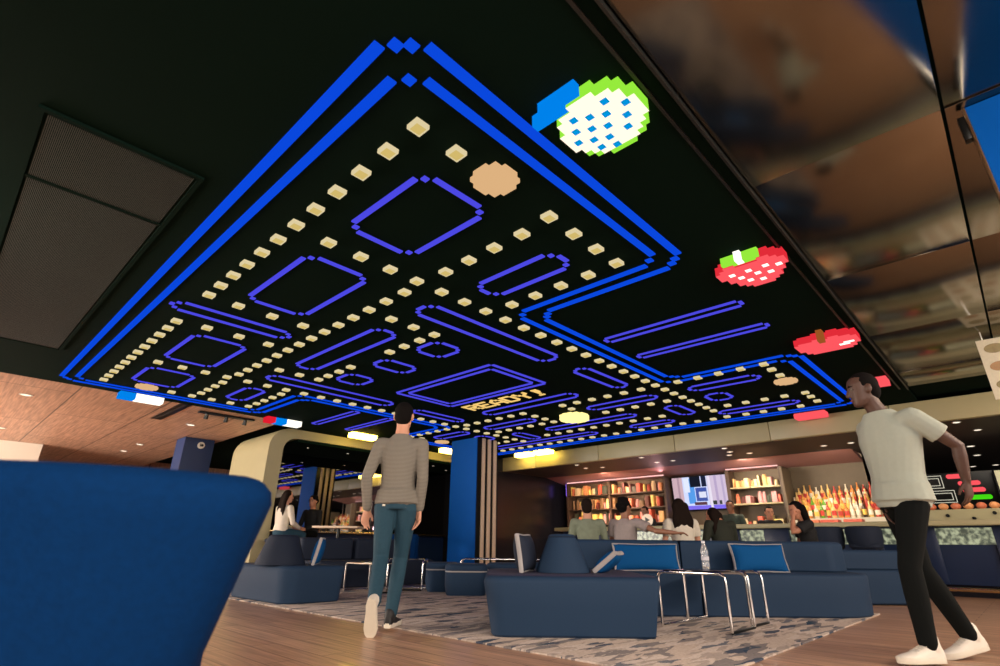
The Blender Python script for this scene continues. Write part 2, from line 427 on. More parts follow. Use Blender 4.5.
# long ventilation grille in the black ceiling
t = thing('ceiling_grille', 'long dark ventilation grille of fine mesh in the black ceiling at upper left', 'grille', (-0.13, 3.42, ZC))
m_mesh = mat('grille_mesh', rgb(44, 54, 50), 0.8, 0.0, var=0.1, scale=2)
for y0, y1, nm in ((0.0, 0.78, 0), (0.80, 4.85, 1)):
    b = MB()
    n = 84
    for q in range(n):
        xq = 0.02 + 0.76*q/(n-1)
        b.box(xq-0.0024, xq+0.0024, y0+0.02, y1, -0.012, -0.004)
    g = obj('mesh_section', b, m_mesh, t, smooth=0)
    obj('backing', MB().box(0.0, 0.80, y0, y1, -0.004, -0.001), m_black, g)
b = MB(); b.box(-0.03, 0.0, -0.03, 4.88, -0.02, -0.001); b.box(0.80, 0.83, -0.03, 4.88, -0.02, -0.001)
b.box(0, 0.8, -0.03, 0.0, -0.02, -0.001); b.box(0, 0.8, 4.85, 4.88, -0.02, -0.001); b.box(0, 0.8, 0.775, 0.80, -0.018, -0.001)
obj('grille_frame', b, m_black, t)

# ------------------------------------------------------------------ ceiling light installation
OX, OY, CELL = 0.91, 1.53, 0.2965
def P(u, v): return (OX + u*CELL, OY + v*CELL)
m_nb = em('blue_light_tube', (0.003, 0.064, 0.72, 1), 1.0)
m_nv = em('violet_blue_light_tube', (0.072, 0.066, 0.76, 1), 1.0)
m_dot = em('cream_light_face', rgb(226, 198, 116), 0.85)
m_dotside = em('cream_light_side', rgb(238, 220, 172), 0.85)
Z0, Z1 = ZC-0.014, ZC-0.002

def bars(parent, pts, width, m, closed=True, step=0.55, sub=2):
    # straight light bars along the polyline pts (cells), short of the corners, with small square lamps stepping round each corner
    n = len(pts)
    rng = range(n) if closed else range(n-1)
    hw = width/2
    for i in rng:
        a = Vector(pts[i]); c = Vector(pts[(i+1) % n]); d = (c-a).normalized()
        s0 = step if (closed or i > 0) else 0; s1 = step if (closed or i < n-2) else 0
        if (c-a).length <= s0+s1: continue
        p = a + d*s0; q = c - d*s1
        x0, y0 = P(min(p.x, q.x) - (hw if abs(d.x) < .5 else 0), min(p.y, q.y) - (hw if abs(d.y) < .5 else 0))
        x1, y1 = P(max(p.x, q.x) + (hw if abs(d.x) < .5 else 0), max(p.y, q.y) + (hw if abs(d.y) < .5 else 0))
        obj('light_bar', MB().box(x0-parent.location.x, x1-parent.location.x, y0-parent.location.y, y1-parent.location.y, Z0-ZC, Z1-ZC), m, parent, smooth=0)
    for i in range(n):
        if not closed and i in (0, n-1): continue
        a = Vector(pts[i-1]); c = Vector(pts[i]); e = Vector(pts[(i+1) % n])
        d1 = (a-c).normalized(); d2 = (e-c).normalized()
        for k in range(1, sub+1):
            f = k/(sub+1)
            p = c + d1*step*(1-f) + d2*step*f
            x, y = P(p.x, p.y); h = hw*CELL
            obj('corner_lamp', MB().box(x-h-parent.location.x, x+h-parent.location.x, y-h-parent.location.y, y+h-parent.location.y, Z0-ZC, Z1-ZC), m, parent, smooth=0)

def rect(u0, u1, v0, v1, label, m=None, width=0.145, step=0.3, sub=1):
    x, y = P((u0+u1)/2, (v0+v1)/2)
    t = thing('outline_light', label, 'ceiling light', (x, y, ZC), 0, 'blue outline lights on the black ceiling')
    bars(t, [(u0, v0), (u1, v0), (u1, v1), (u0, v1)], width, m or m_nv, True, step, sub)
    return t

# outer double border with one deep notch on each long side
def border(off):
    a, bq = 0 + off, 28 - off
    n0, n1, dp = 10.0 - off, 20.15 + off, 5.55 + off
    return [(a, a), (n0, a), (n0, dp), (n1, dp), (n1, a), (31-off, a), (31-off, bq), (n1, bq), (n1, 28-dp), (n0, 28-dp), (n0, bq), (a, bq)]
t = thing('light_border', 'outer line of the big blue double light border round the black ceiling', 'ceiling light', (*P(15.5, 14), ZC), 0, 'double light border on the black ceiling')
bars(t, border(0.0), 0.20, m_nb, True, 0.55, 2)
t = thing('light_border', 'inner line of the big blue double light border round the black ceiling', 'ceiling light', (*P(15.5, 14), ZC), 0, 'double light border on the black ceiling')
bars(t, border(0.55), 0.19, m_nb, True, 0.42, 1)

rects = [
 (2.5, 4.5, 2.5, 5.6, 'blue light outline rectangle beside the round cream lamp, nearest the corner'),
 (2.5, 4.5, 7.6, 11.8, 'large blue light outline rectangle midway along the near long row of cream lamps'),
 (2.5, 4.5, 16.5, 20.5, 'blue light outline rectangle just past the long double bar from the left border'),
 (2.5, 4.5, 22.5, 25.6, 'blue light outline rectangle nearest the far left corner of the border'),
 (0.95, 5.1, 13.7, 14.5, 'long narrow blue light outline running inward from the left border'),
 (7.0, 8.0, 2.5, 5.6, 'short blue light outline bar between the melon side border and the long dotted row'),
 (7.0, 8.0, 22.5, 25.6, 'short blue light outline bar near the wooden ceiling border'),
 (6.9, 14.1, 7.6, 8.6, 'longest slanting blue light outline bar right of the blue square ring'),
 (6.9, 14.1, 19.4, 20.4, 'longest slanting blue light outline bar on the wooden ceiling side'),
 (6.9, 7.9, 10.7, 17.3, 'long blue light outline bar crossing above the walking man in the striped top'),
 (9.3, 10.7, 10.1, 11.6, 'small square blue light ring near the right end of the crossing bar'),
 (9.3, 10.7, 16.4, 17.9, 'small square blue light ring near the left end of the crossing bar'),
 (9.2, 11.0, 13.4, 14.6, 'small square blue light ring in the middle before the double line panel'),
 (15.9, 19.8, 7.6, 8.4, 'short blue light outline bar right of the READY lettering panel'),
 (15.9, 19.8, 19.6, 20.4, 'short blue light outline bar left of the READY lettering panel'),
 (18.9, 19.8, 10.6, 17.4, 'long blue light outline bar just behind the READY lettering'),
 (22.0, 22.9, 2.3, 5.7, 'blue light outline bar nearest the deep notch on the bar side'),
 (22.0, 22.9, 22.3, 25.7, 'blue light outline bar nearest the deep notch on the booth side'),
 (24.0, 25.5, 4.6, 5.7, 'small blue light outline block near the bar side border'),
 (24.0, 25.5, 22.3, 23.4, 'small blue light outline block near the booth side border'),
 (22.0, 22.9, 7.6, 11.9, 'blue light outline bar in the far half, right of centre'),
 (22.0, 22.9, 16.1, 20.4, 'blue light outline bar in the far half, left of centre'),
 (25.0, 25.9, 10.6, 17.4, 'long blue light outline bar in the far half above the column'),
 (24.9, 27.5, 7.6, 8.5, 'slanting blue light outline bar in the far half on the bar side'),
 (24.9, 27.5, 19.5, 20.4, 'slanting blue light outline bar in the far half on the booth side'),
 (28.0, 28.9, 2.3, 6.6, 'blue light outline bar along the far border on the bar side'),
 (28.0, 28.9, 9.6, 12.6, 'blue light outline bar along the far border right of the column'),
 (28.0, 28.9, 15.4, 25.6, 'blue light outline bar along the far border on the booth side'),
 (13.55, 14.0, -0.1, 5.1, 'thin blue light pair in the notch nearer the melon lamp'),
 (16.05, 16.5, -0.1, 5.1, 'thin blue light pair in the notch nearer the bar'),
 (13.55, 14.0, 22.9, 28.1, 'thin blue light pair in the booth side notch nearer the wooden ceiling'),
 (16.05, 16.5, 22.9, 28.1, 'thin blue light pair in the booth side notch nearer the column'),
]
for u0, u1, v0, v1, lab in rects:
    thin = (u1-u0 < 0.6)
    rect(u0, u1, v0, v1, lab, width=0.12 if thin else 0.145, step=0.09 if thin else 0.3, sub=0 if thin else 1)
rect(12.8, 16.7, 10.5, 17.6, 'outer line of the double light rectangle beside the READY lettering', step=0.09, sub=0)
rect(13.25, 16.25, 10.95, 17.15, 'inner line of the double light rectangle beside the READY lettering', step=0.09, sub=0)

# cream square lamps in dotted rows: each its own lamp
bs = MB(); h = 0.046
bs.rings([[(-h, -h, 0), (h, -h, 0), (h, h, 0), (-h, h, 0)], [(-h, -h, -0.03), (h, -h, -0.03), (h, h, -0.03), (-h, h, -0.03)]][::-1])
dot_me = bs.mesh('square_lamp', 0)
bf = MB(); bf.box(-0.033, 0.033, -0.033, 0.033, -0.033, -0.0301)
face_me = bf.mesh('lamp_face', 0); dot_me.materials.append(m_dotside); face_me.materials.append(m_dot)
spots = set()
def row(us, vs):
    for u in us:
        for v in vs: spots.add((round(u, 2), round(v, 2)))
def seq(a, bq, st=1.0):
    n = int(round((bq-a)/st)); return [a + (bq-a)*i/n for i in range(n+1)]
row([1.55], seq(1.5, 12.4)); row([1.55], seq(15.6, 26.5))
row(seq(2.55, 8.7), [1.5, 26.5])
row([5.75], seq(1.5, 26.5))
row([8.75], seq(2.5, 6.6)); row([8.75], seq(21.4, 25.5))
row(seq(2.55, 29.5), [6.6, 21.4])
row(seq(2.55, 4.9), [12.55, 15.45])
row([8.75], [10.5, 11.5, 12.5, 15.5, 16.5, 17.5]); row([6.75, 7.75, 8.75], [9.6, 18.4])
row([20.7], seq(1.5, 12.5)); row([20.7], seq(15.5, 26.5))
row(seq(21.7, 24, 1.0), [1.5, 26.5]); row([23.7], seq(7.6, 20.4)); row([26.8], seq(1.5, 26.5, 1.0))
row([29.6], seq(1.5, 26.5)); row(seq(27.8, 29.0), [1.5, 26.5])
row([21.7, 22.7], [12.6, 15.4])
round_spots = [(3.7, 1.5), (3.4, 26.4), (24.0, 1.6), (23.6, 26.4)]
n_dot = 0
placed = []
for u, v in sorted(spots):
    if 10.0-.8 < u < 20.2+.6 and (v < 5.55+.9 or v > 28-5.55-.9) : 
        if not (u > 20.4): continue
    if any(a-0.42 < u < bq+0.42 and c-0.42 < v < d+0.42 for a, bq, c, d, _ in rects): continue
    if any(math.hypot(u-a, v-bq) < 0.95 for a, bq in round_spots): continue
    if 12.3 < u < 18.9 and 10 < v < 18: continue
    if u > 10 and math.hypot(u-23.2, v-13.5) < 1.2: continue
    if any(math.hypot(u-a, v-bq) < 0.62 for a, bq in placed): continue
    placed.append((u, v))
    x, y = P(u, v)
    if 8.0 < x < 8.8 and 8.25 < y < 9.3: continue
    if abs(v-6.6) < 0.01: near = 'in the long dotted row leading to the bar'
    elif abs(v-21.4) < 0.01: near = 'in the long dotted row on the booth side'
    elif u < 2: near = 'in the dotted row nearest the ceiling grille'
    elif abs(u-5.75) < 0.01: near = 'in the dotted row crossing the whole black ceiling'
    elif u < 9.5 and v < 3: near = 'in the dotted row beside the melon side border'
    elif u < 12: near = 'in a short dotted row of the near half of the ceiling'
    elif u > 29: near = 'in the dotted row along the far border'
    elif v < 14: near = 'in the far dotted rows on the bar side'
    else: near = 'in the far dotted rows on the booth side'
    lab = 'small square cream lamp ' + near
    t = link('square_lamp', dot_me, None, None, (x, y, ZC-0.001))
    tag(t, lab, 'ceiling light', 'square cream lamps ' + near)
    link('lamp_face', face_me, None, t)
    n_dot += 1
print('square lamps', n_dot)

# pixel lamps --------------------------------------------------------------
def pixel(parent, name, rows, ch, m, px, z0, z1, each=False):
    # rows: text, top row nearest the viewer's head; left column towards +Y
    b = MB(); H = len(rows); W = len(rows[0]); hit = False
    for i, r in enumerate(rows):
        j = 0
        while j < W:
            if r[j] in ch:
                k2 = j
                while k2 < W and r[k2] in ch: k2 += 1
                if each: obj(name, MB().box((i-H/2)*px, (i+1-H/2)*px, (W/2-k2)*px, (W/2-j)*px, z0, z1), m, parent, smooth=0)
                else: b.box((i-H/2)*px, (i+1-H/2)*px, (W/2-k2)*px, (W/2-j)*px, z0, z1); hit = True
                j = k2
            else: j += 1
    if hit: return obj(name, b, m, parent, smooth=0)
    b.bm.free()
m_green = em('green_light', rgb(70, 215, 20), 1.0)
m_lime = em('lime_light', rgb(150, 235, 60), 1.0)
m_face = em('warm_white_light', rgb(255, 238, 214), 1.25)
m_sky = em('sky_blue_light', rgb(0, 150, 225), 0.95)
m_azure = em('azure_light', rgb(0, 130, 235), 1.0)
m_red = em('red_light', rgb(255, 88, 96), 1.0); m_redside = em('red_side_light', rgb(226, 44, 56), 1.0)
m_deepred = em('deep_red_light', rgb(235, 30, 50), 0.9)
m_amber = em('amber_light', rgb(232, 186, 134), 0.9)
m_ww = em('white_light', rgb(255, 250, 235), 1.5)
m_brownl = em('brown_light', rgb(170, 92, 40), 0.8)
m_yel = em('yellow_light', rgb(255, 214, 88), 15.0)

melon = ["....wwww....",
         "..wwwwwwww..",
         ".wwbwwwwbww.",
         ".wwwwbwwwww.",
         "wwbwwwwbwwbw",
         "wwwwbwwwwwww",
         "wbwwwwbwwbww",
         "wwwbwwwwwwww",
         ".wwwwbwwbww.",
         ".gwbwwwwwwg.",
         "..gwwbwwwg..",
         "....gggg...."]
t = thing('melon_lamp', 'round pixelated white and green melon lamp with blue squares and blue stem', 'ceiling lamp', (*P(3.72, -1.28), ZC), 0, 'pixel fruit lamps')
pixel(t, 'rind', melon, 'gwb', m_lime, 0.0395, -0.085, -0.002)
pixel(t, 'flesh', melon, 'w', m_face, 0.0395, -0.088, -0.0851)
pixel(t, 'square_marking', melon, 'b', m_sky, 0.0395, -0.090, -0.0851, True)
st = MB(); st.box(-0.30, -0.25, -0.02, 0.22, -0.08, -0.002); st.box(-0.25, -0.20, 0.08, 0.30, -0.08, -0.002)
obj('stem', st, m_azure, t, smooth=0)
straw = ["..rr....rr..",
         ".rrrrrrrrrr.",
         "rrrrrrrrrrrr",
         "rrwrrwrrwrrr",
         "rrrrrrrrrrwr",
         ".rrwrrwrrrr.",
         ".rrrrrrrwrr.",
         "..rrwrrrrr..",
         "..rrrrwrrr..",
         "...rrrrrr...",
         "....rrrr...."]
t = thing('strawberry_lamp', 'pixelated red strawberry lamp with white seeds and bright green leaf', 'ceiling lamp', (*P(11.5, -1.3), ZC), 0, 'pixel fruit lamps')
pixel(t, 'berry', straw, 'rw', m_redside, 0.045, -0.080, -0.002)
pixel(t, 'face_plate', straw, 'rw', m_red, 0.045, -0.085, -0.0801)
pixel(t, 'seed', straw, 'w', m_ww, 0.045, -0.089, -0.0851, True)
st = MB(); st.box(-0.29, -0.22, -0.12, 0.17, -0.075, -0.002); obj('leaf', st, m_lime, t, smooth=0)
st = MB(); st.box(-0.33, -0.24, 0.0, 0.05, -0.085, -0.002); obj('stem', st, m_ww, t, smooth=0)
apple = ["....rr.rr...",
         ".rrrrrrrrrr.",
         "rrrrrrrrrrrr",
         "rrrrrrrrrrrr",
         "rrrrrrrrrrrr",
         "rrrrrrrrrwwr",
         "rrrrrrrrwwrr",
         ".rrrrrrrrrr.",
         ".rrrrrrrrrr.",
         "..rrrrrrrr.."]
t = thing('apple_lamp', 'pixelated red apple lamp with a white glint and small brown stem', 'ceiling lamp', (*P(19.2, -1.3), ZC), 0, 'pixel fruit lamps')
pixel(t, 'flesh', apple, 'rw', m_redside, 0.051, -0.080, -0.002)
pixel(t, 'face_plate', apple, 'rw', m_red, 0.051, -0.085, -0.0801)
pixel(t, 'glint', apple, 'w', m_ww, 0.051, -0.089, -0.0851)
st = MB(); st.box(-0.34, -0.24, -0.03, 0.03, -0.13, -0.002); obj('stem', st, m_brownl, t, smooth=0)
cher = ["rrr..rrr", "rrrrrrrr", "rrrrrrrr", ".rrrrrr.", "rrrrrrrr", "wrrrrrrr", "wwrr.rrr"]
t = thing('berry_lamp', 'small pixelated red berry lamp beyond the apple lamp, above the bar walkway', 'ceiling lamp', (*P(26.7, -1.5), ZC), 0, 'pixel fruit lamps')
pixel(t, 'flesh', cher, 'rw', m_red, 0.042, -0.085, -0.002)
pixel(t, 'glint', cher, 'w', m_ww, 0.042, -0.088, -0.0851)

disc = ["...aaaa...", ".aaaaaaaa.", ".aaaaaaaa.", "aaaaaaaaaa", "aaaaaaaaaa", "aaaaaaaaaa", "aaaaaaaaaa", ".aaaaaaaa.", ".aaaaaaaa.", "...aaaa..."]
for (u, v), lab in zip(round_spots, ['round cream pixel lamp beside the melon side border', 'round cream pixel lamp near the far left corner of the border', 'round cream pixel lamp in the far corner nearest the bar', 'round cream pixel lamp in the far corner nearest the booth']):
    t = thing('round_lamp', lab, 'ceiling light', (*P(u, v), ZC), 0, 'round cream lamps on the black ceiling')
    pixel(t, 'lamp_face', disc, 'a', m_amber, 0.029, -0.035, -0.002)
t = thing('round_lamp', 'round bright yellow pixel lamp in the middle of the far half', 'ceiling light', (*P(23.2, 13.5), ZC), 0, None)
pixel(t, 'lamp_face', disc, 'a', em('soft_yellow_light', rgb(255, 236, 150), 1.4), 0.048, -0.10, -0.002)

def edge_lamp(u, v, segs, label, w=0.2):
    t = thing('edge_lamp', label, 'ceiling light', (*P(u, v), ZC), 0, 'block lamps beside the light border')
    L = sum(s[0] for s in segs); x = -L/2
    for ln, m in segs:
        obj('lamp_face', MB().box(x if not v < 0 else x, x+ln, -w/2, w/2, -0.10, -0.002), m, t, smooth=0); x += ln
    return t
edge_lamp(3.75, 28.75, [(0.22, m_azure), (0.40, m_ww)], 'blue and white block lamp at the edge of the wooden ceiling')
edge_lamp(11.8, 28.55, [(0.16, m_deepred), (0.22, m_azure), (0.3, m_ww)], 'red, blue and white block lamp above the corner of the portal')
edge_lamp(18.0, 28.75, [(0.6, m_yel)], 'pale yellow block lamp above the portal, left of the walking man')
edge_lamp(26.6, 28.75, [(0.6, m_yel)], 'pale yellow block lamp above the portal, beside the blue column')
def far_lamp(u, v, label, m):
    t = thing('edge_lamp', label, 'ceiling light', (*P(u, v), ZC), 0, 'block lamps beside the light border')
    obj('lamp_face', MB().box(-0.12, 0.12, -0.25, 0.25, -0.10, -0.002, 0.02), m, t, smooth=0)
far_lamp(31.9, 25.1, 'pale yellow block lamp over the fascia just right of the column', m_yel)
far_lamp(31.9, 23.0, 'pale yellow block lamp over the fascia, second right of the column', m_yel)
far_lamp(31.9, 2.6, 'red block lamp over the fascia near the man in the white shirt', m_red)

# READY! lettering
GL = {'R': ["1111.", "1...1", "1...1", "1111.", "1.1..", "1..1.", "1...1"], 'E': ["11111", "1....", "1....", "1111.", "1....", "1....", "11111"],
      'A': ["..1..", ".1.1.", "1...1", "1...1", "11111", "1...1", "1...1"], 'D': ["1111.", "1...1", "1...1", "1...1", "1...1", "1...1", "1111."],
      'Y': ["1...1", "1...1", ".1.1.", "..1..", "..1..", "..1..", "..1.."], '!': ["..11.", "..11.", "..11.", "..1..", "..1..", ".....", ".11.."]}
t = thing('ready_sign', 'amber pixel lettering reading READY! on the black ceiling', 'sign', (*P(17.75, 14.3), ZC))
m_txt = em('letter_light', rgb(250, 206, 120), 1.0)
for i, ch in enumerate('READY!'):
    b = MB(); px = 0.046; y_left = 3.0*CELL*0.99 - i*CELL*0.99
    for r_, line in enumerate(GL[ch]):
        for c_, q in enumerate(line):
            if q == '1':
                b.box((r_-3.5)*px, (r_-2.5)*px, y_left-(c_+1)*px*1.12, y_left-c_*px*1.12, -0.012, -0.002)
    obj('letter', b, m_txt, t, smooth=0)

# ------------------------------------------------------------------ seating
def cone_profile(ra, rb, z0, z1, flat=1.0, n=28):
    # truncated cone, softly rounded at the top
    prof = [(ra, z0), (ra*1.01, z0+0.02), (ra + (rb-ra)*0.5, (z0+z1)/2), (rb*1.03, z1-0.035), (rb*0.96, z1-0.012), (rb*0.82, z1), (rb*0.3, z1+0.004)]
    return [[(r*math.cos(2*PI*k/n), r*flat*math.sin(2*PI*k/n), z) for k in range(n)] for r, z in prof]
def block_mesh(outline, z0, z1, taper, bev=0.05):
    b = MB()
    b.prism(outline, [(taper+0.015, z0), (taper, z0+0.015), (taper*0.5, (z0+z1)*0.5), (0.0, z1-bev), (bev*0.12, z1-bev*0.5), (bev*0.45, z1-bev*0.14), (bev, z1)])
    return b
def cushion(label, loc, R, w=0.44, h=0.30, d=0.12, fab=None, group='cushions with pale piping'):
    t = thing('cushion', label, 'cushion', loc, 0, group)
    t.rotation_euler = R
    n = 12
    def surf(u, v, s):
        e = (1-abs(u)**3.0)*(1-abs(v)**3.0)
        x = u*w/2*(1-0.05*(1-abs(v))**0.5*abs(u)); z = h/2 + v*h/2*(1-0.06*(1-abs(u)))
        return (x, s*(0.012 + d/2*max(0, e)**0.55), z)
    b = MB(); rings = []
    g = {}
    for s in (1, -1):
        for i in range(n+1):
            for j in range(n+1):
                u = -1 + 2*i/n; v = -1 + 2*j/n
                g[(s, i, j)] = b.bm.verts.new(surf(u, v, s))
    for s in (1, -1):
        for i in range(n):
            for j in range(n):
                q = [g[(s, i, j)], g[(s, i+1, j)], g[(s, i+1, j+1)], g[(s, i, j+1)]]
                b.bm.faces.new(q if s < 0 else q[::-1])
    edge = [(i, 0) for i in range(n)] + [(n, j) for j in range(n)] + [(i, n) for i in range(n, 0, -1)] + [(0, j) for j in range(n, 0, -1)]
    for k in range(len(edge)):
        a, c = edge[k], edge[(k+1) % len(edge)]
        b.bm.faces.new((g[(1,)+a], g[(1,)+c], g[(-1,)+c], g[(-1,)+a]))
    obj('cover', b, fab or m_cushion, t, smooth=60)
    b = MB(); pts = []
    for a in edge:
        u = -1 + 2*a[0]/n; v = -1 + 2*a[1]/n; p = surf(u, v, 0); pts.append((p[0]*1.01, 0, p[2]))
    rr = 0.017
    ringl = []
    m = len(pts)
    for k, p in enumerate(pts):
        tdir = (Vector(pts[(k+1) % m]) - Vector(pts[k-1])).normalized(); yv = Vector((0, 1, 0)); o_ = tdir.cross(yv)
        ringl.append([Vector(p) + (yv*math.cos(2*PI*q/8)*1.1 + o_*math.sin(2*PI*q/8)*0.6)*rr for q in range(8)])
    b.rings(ringl + [ringl[0]], cap=False)
    bmesh.ops.remove_doubles(b.bm, verts=b.bm.verts[:], dist=1e-5)
    obj('piping', b, m_piping, t, smooth=60)
    return t

# front island with its cone backrest
ctr = (0.55, 4.85)
t = thing('island_seat', 'large navy island seat with tapered base in the foreground of the rug', 'sofa', S(*ctr, 0.012), ANG)
out = rounded([(-0.65, -0.70), (0.63, -0.70), (0.63, 0.62), (-0.65, 0.62)], [0.16, 0.06, 0.12, 0.2], 7)
obj('base', block_mesh(out, 0.0, 0.395, 0.06, 0.045), m_navy, t)
out = rounded([(-0.63, -0.66), (0.61, -0.66), (0.61, 0.60), (-0.63, 0.60)], [0.15, 0.05, 0.1, 0.18], 7)
b = MB(); b.prism(out, [(0.0, 0.3955), (0.008, 0.400), (0.03, 0.402)])
obj('seat_top', b, mat('plum_navy_upholstery', rgb(50, 48, 74), 0.8, var=0.14, scale=220, bump=0.15), t)
c = thing('cone_backrest', 'navy truncated cone backrest standing on the front island seat', 'backrest', S(0.53, 4.66, 0.416), ANG)
b = MB(); b.rings(cone_profile(0.215, 0.115, 0.0, 0.285, 0.95)); obj('cover', b, m_navy, c, smooth=50)
b = MB(); rg = [[(r*math.cos(2*PI*k/28), r*0.95*math.sin(2*PI*k/28), z) for k in range(28)] for r, z in ((0.116, 0.262), (0.1195, 0.266), (0.116, 0.270))]
b.rings(rg, cap=False); obj('seam', b, m_navydark, c)
cushion('dark navy cushion with pale edge standing left of the front cone', S(0.245, 4.70, 0.419), (math.radians(-8), 0, ANG+math.radians(72)), 0.36, 0.28, 0.12, m_navydark)
cushion('blue cushion with pale edge leaning low against the right side of the front cone', S(0.83, 4.72, 0.43), (math.radians(52), 0, ANG+math.radians(68)), 0.34, 0.22, 0.08)

# long back sofa, two modules
def sofa_module(label, seat_pts, seat_rad, back_pts, back_rad, org, z_seat=0.375, z_back=0.675, fab=None, rot=ANG):
    o = S(*org, 0.012) if rot == ANG else (org[0], org[1], 0.012)
    t = thing('modular_sofa', label, 'sofa', o, rot)
    sp = rounded([(x-org[0], y-org[1]) for x, y in seat_pts] if rot == ANG else seat_pts, seat_rad, 9)
    bp = rounded([(x-org[0], y-org[1]) for x, y in back_pts] if rot == ANG else back_pts, back_rad, 9)
    obj('seat', block_mesh(sp, 0.0, z_seat, 0.02, 0.035), fab or m_navy, t)
    obj('backrest', block_mesh(bp, z_seat+0.001, z_back, 0.0, 0.05), fab or m_navy, t)
    return t
sofa_module('long navy sofa module behind the front island, left of the sofa seam',
            [(0.80, 5.52), (1.945, 5.52), (1.945, 6.62), (0.80, 6.62)], [0.1, 0.01, 0.01, 0.1],
            [(0.82, 6.06), (1.94, 6.06), (1.94, 6.60), (0.82, 6.60)], [0.1, 0.01, 0.01, 0.1], (1.4, 6.0))
sofa_module('long navy sofa module with a rounded right end, facing the chrome tables',
            [(1.955, 5.52), (3.82, 5.52), (3.82, 6.75), (1.955, 6.75)], [0.01, 0.95, 0.35, 0.01],
            [(1.96, 6.08), (3.10, 6.08), (3.52, 5.98), (3.78, 6.18), (3.79, 6.72), (1.96, 6.72)], [0.01, 0.6, 0.15, 0.15, 0.33, 0.01], (2.9, 6.1))
cushion('bright blue cushion with pale piping on the sofa left of the water bottle', S(1.53, 5.85, 0.389), (math.radians(-14), 0, ANG), 0.66, 0.26, 0.12)
cushion('bright blue cushion with pale piping on the sofa right of the water bottle', S(2.70, 5.86, 0.389), (math.radians(-14), 0, ANG+math.radians(3)), 0.56, 0.27, 0.12)
# seats turned to the bar, behind the long sofa
sofa_module('navy sofa behind the long back, turned to the bar', [(0.9, 6.85), (2.85, 6.85), (2.85, 7.86), (0.9, 7.86)], 0.08, [(0.92, 6.87), (2.83, 6.87), (2.83, 7.2), (0.92, 7.2)], 0.06, (1.9, 7.5), z_back=0.60)
sofa_module('navy sofa at the right end behind the long back, turned to the bar', [(2.9, 6.95), (5.2, 6.95), (5.2, 7.86), (2.9, 7.86)], 0.08, [(2.92, 6.97), (5.18, 6.97), (5.18, 7.25), (2.92, 7.25)], 0.06, (4.0, 7.5), z_back=0.60)

# left island group
t = thing('island_seat', 'dark teal navy island seat at the left edge of the rug, beside the velvet chair', 'sofa', (3.25, 6.58, 0.012))
obj('base', block_mesh(rounded([(-0.37, -0.72), (0.39, -0.72), (0.39, 0.75), (-0.37, 0.75)], [0.2, 0.12, 0.12, 0.12], 7), 0.0, 0.375, 0.03, 0.05), m_navy, t)
c = thing('cone_backrest', 'navy truncated cone backrest darkened for shade on the left island seat', 'backrest', S(-2.48, 6.55, 0.389), ANG)
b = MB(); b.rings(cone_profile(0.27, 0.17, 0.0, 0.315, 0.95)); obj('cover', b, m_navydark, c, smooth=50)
cushion('narrow blue cushion leaning on the left cone backrest', S(-2.13, 6.68, 0.391), (math.radians(12), 0, ANG+math.radians(102)), 0.36, 0.29, 0.09, m_cushion)
sofa_module('navy sofa darkened for the shade behind the left island seat', [(-0.95, -0.55), (0.0, -0.55), (0.0, 0.55), (-0.95, 0.55)], 0.06, [(-0.93, 0.1), (-0.02, 0.1), (-0.02, 0.53), (-0.93, 0.53)], 0.05, (5.2, 8.15), fab=m_navydark, z_back=0.70, rot=0)
sofa_module('navy sofa darkened for the shade behind the walking man', [(0.02, -0.55), (1.2, -0.55), (1.2, 0.55), (0.02, 0.55)], 0.06, [(0.04, 0.1), (1.18, 0.1), (1.18, 0.53), (0.04, 0.53)], 0.05, (5.2, 8.15), fab=m_navydark, z_back=0.70, rot=0)

# poufs
def pouf(label, r, d, rot, w=0.52):
    t = thing('pouf', label, 'pouf', S(r, d, 0.012), ANG+rot, 'navy poufs with a pale band')
    out = rounded([(-w/2, -w/2), (w/2, -w/2), (w/2, w/2), (-w/2, w/2)], 0.13, 6)
    b = MB(); b.prism(out, [(0.03, 0.0), (0.02, 0.02), (0.0, 0.12), (0.0, 0.275)]); obj('base', b, m_navy, t)
    b = MB(); b.prism(out, [(0.004, 0.276), (0.0, 0.279), (0.0, 0.289), (0.004, 0.292)]); obj('band', b, m_piping, t)
    b = MB(); b.prism(out, [(0.0, 0.293), (-0.004, 0.31), (0.0, 0.355), (0.02, 0.372), (0.05, 0.378)]); obj('cushion_top', b, m_navy, t)
pouf('navy pouf with pale band at the left end of the pouf row', -0.80, 8.32, 0.1, 0.46)
pouf('navy pouf with pale band in front of the blue column, largest in view', -0.42, 7.80, 0.05, 0.56)
pouf('navy pouf half hidden behind the left corner of the front island', 0.10, 8.35, -0.05, 0.50)
pouf('navy pouf farthest right in the pouf row, behind the dark cushion', 0.66, 8.75, 0.1, 0.50)

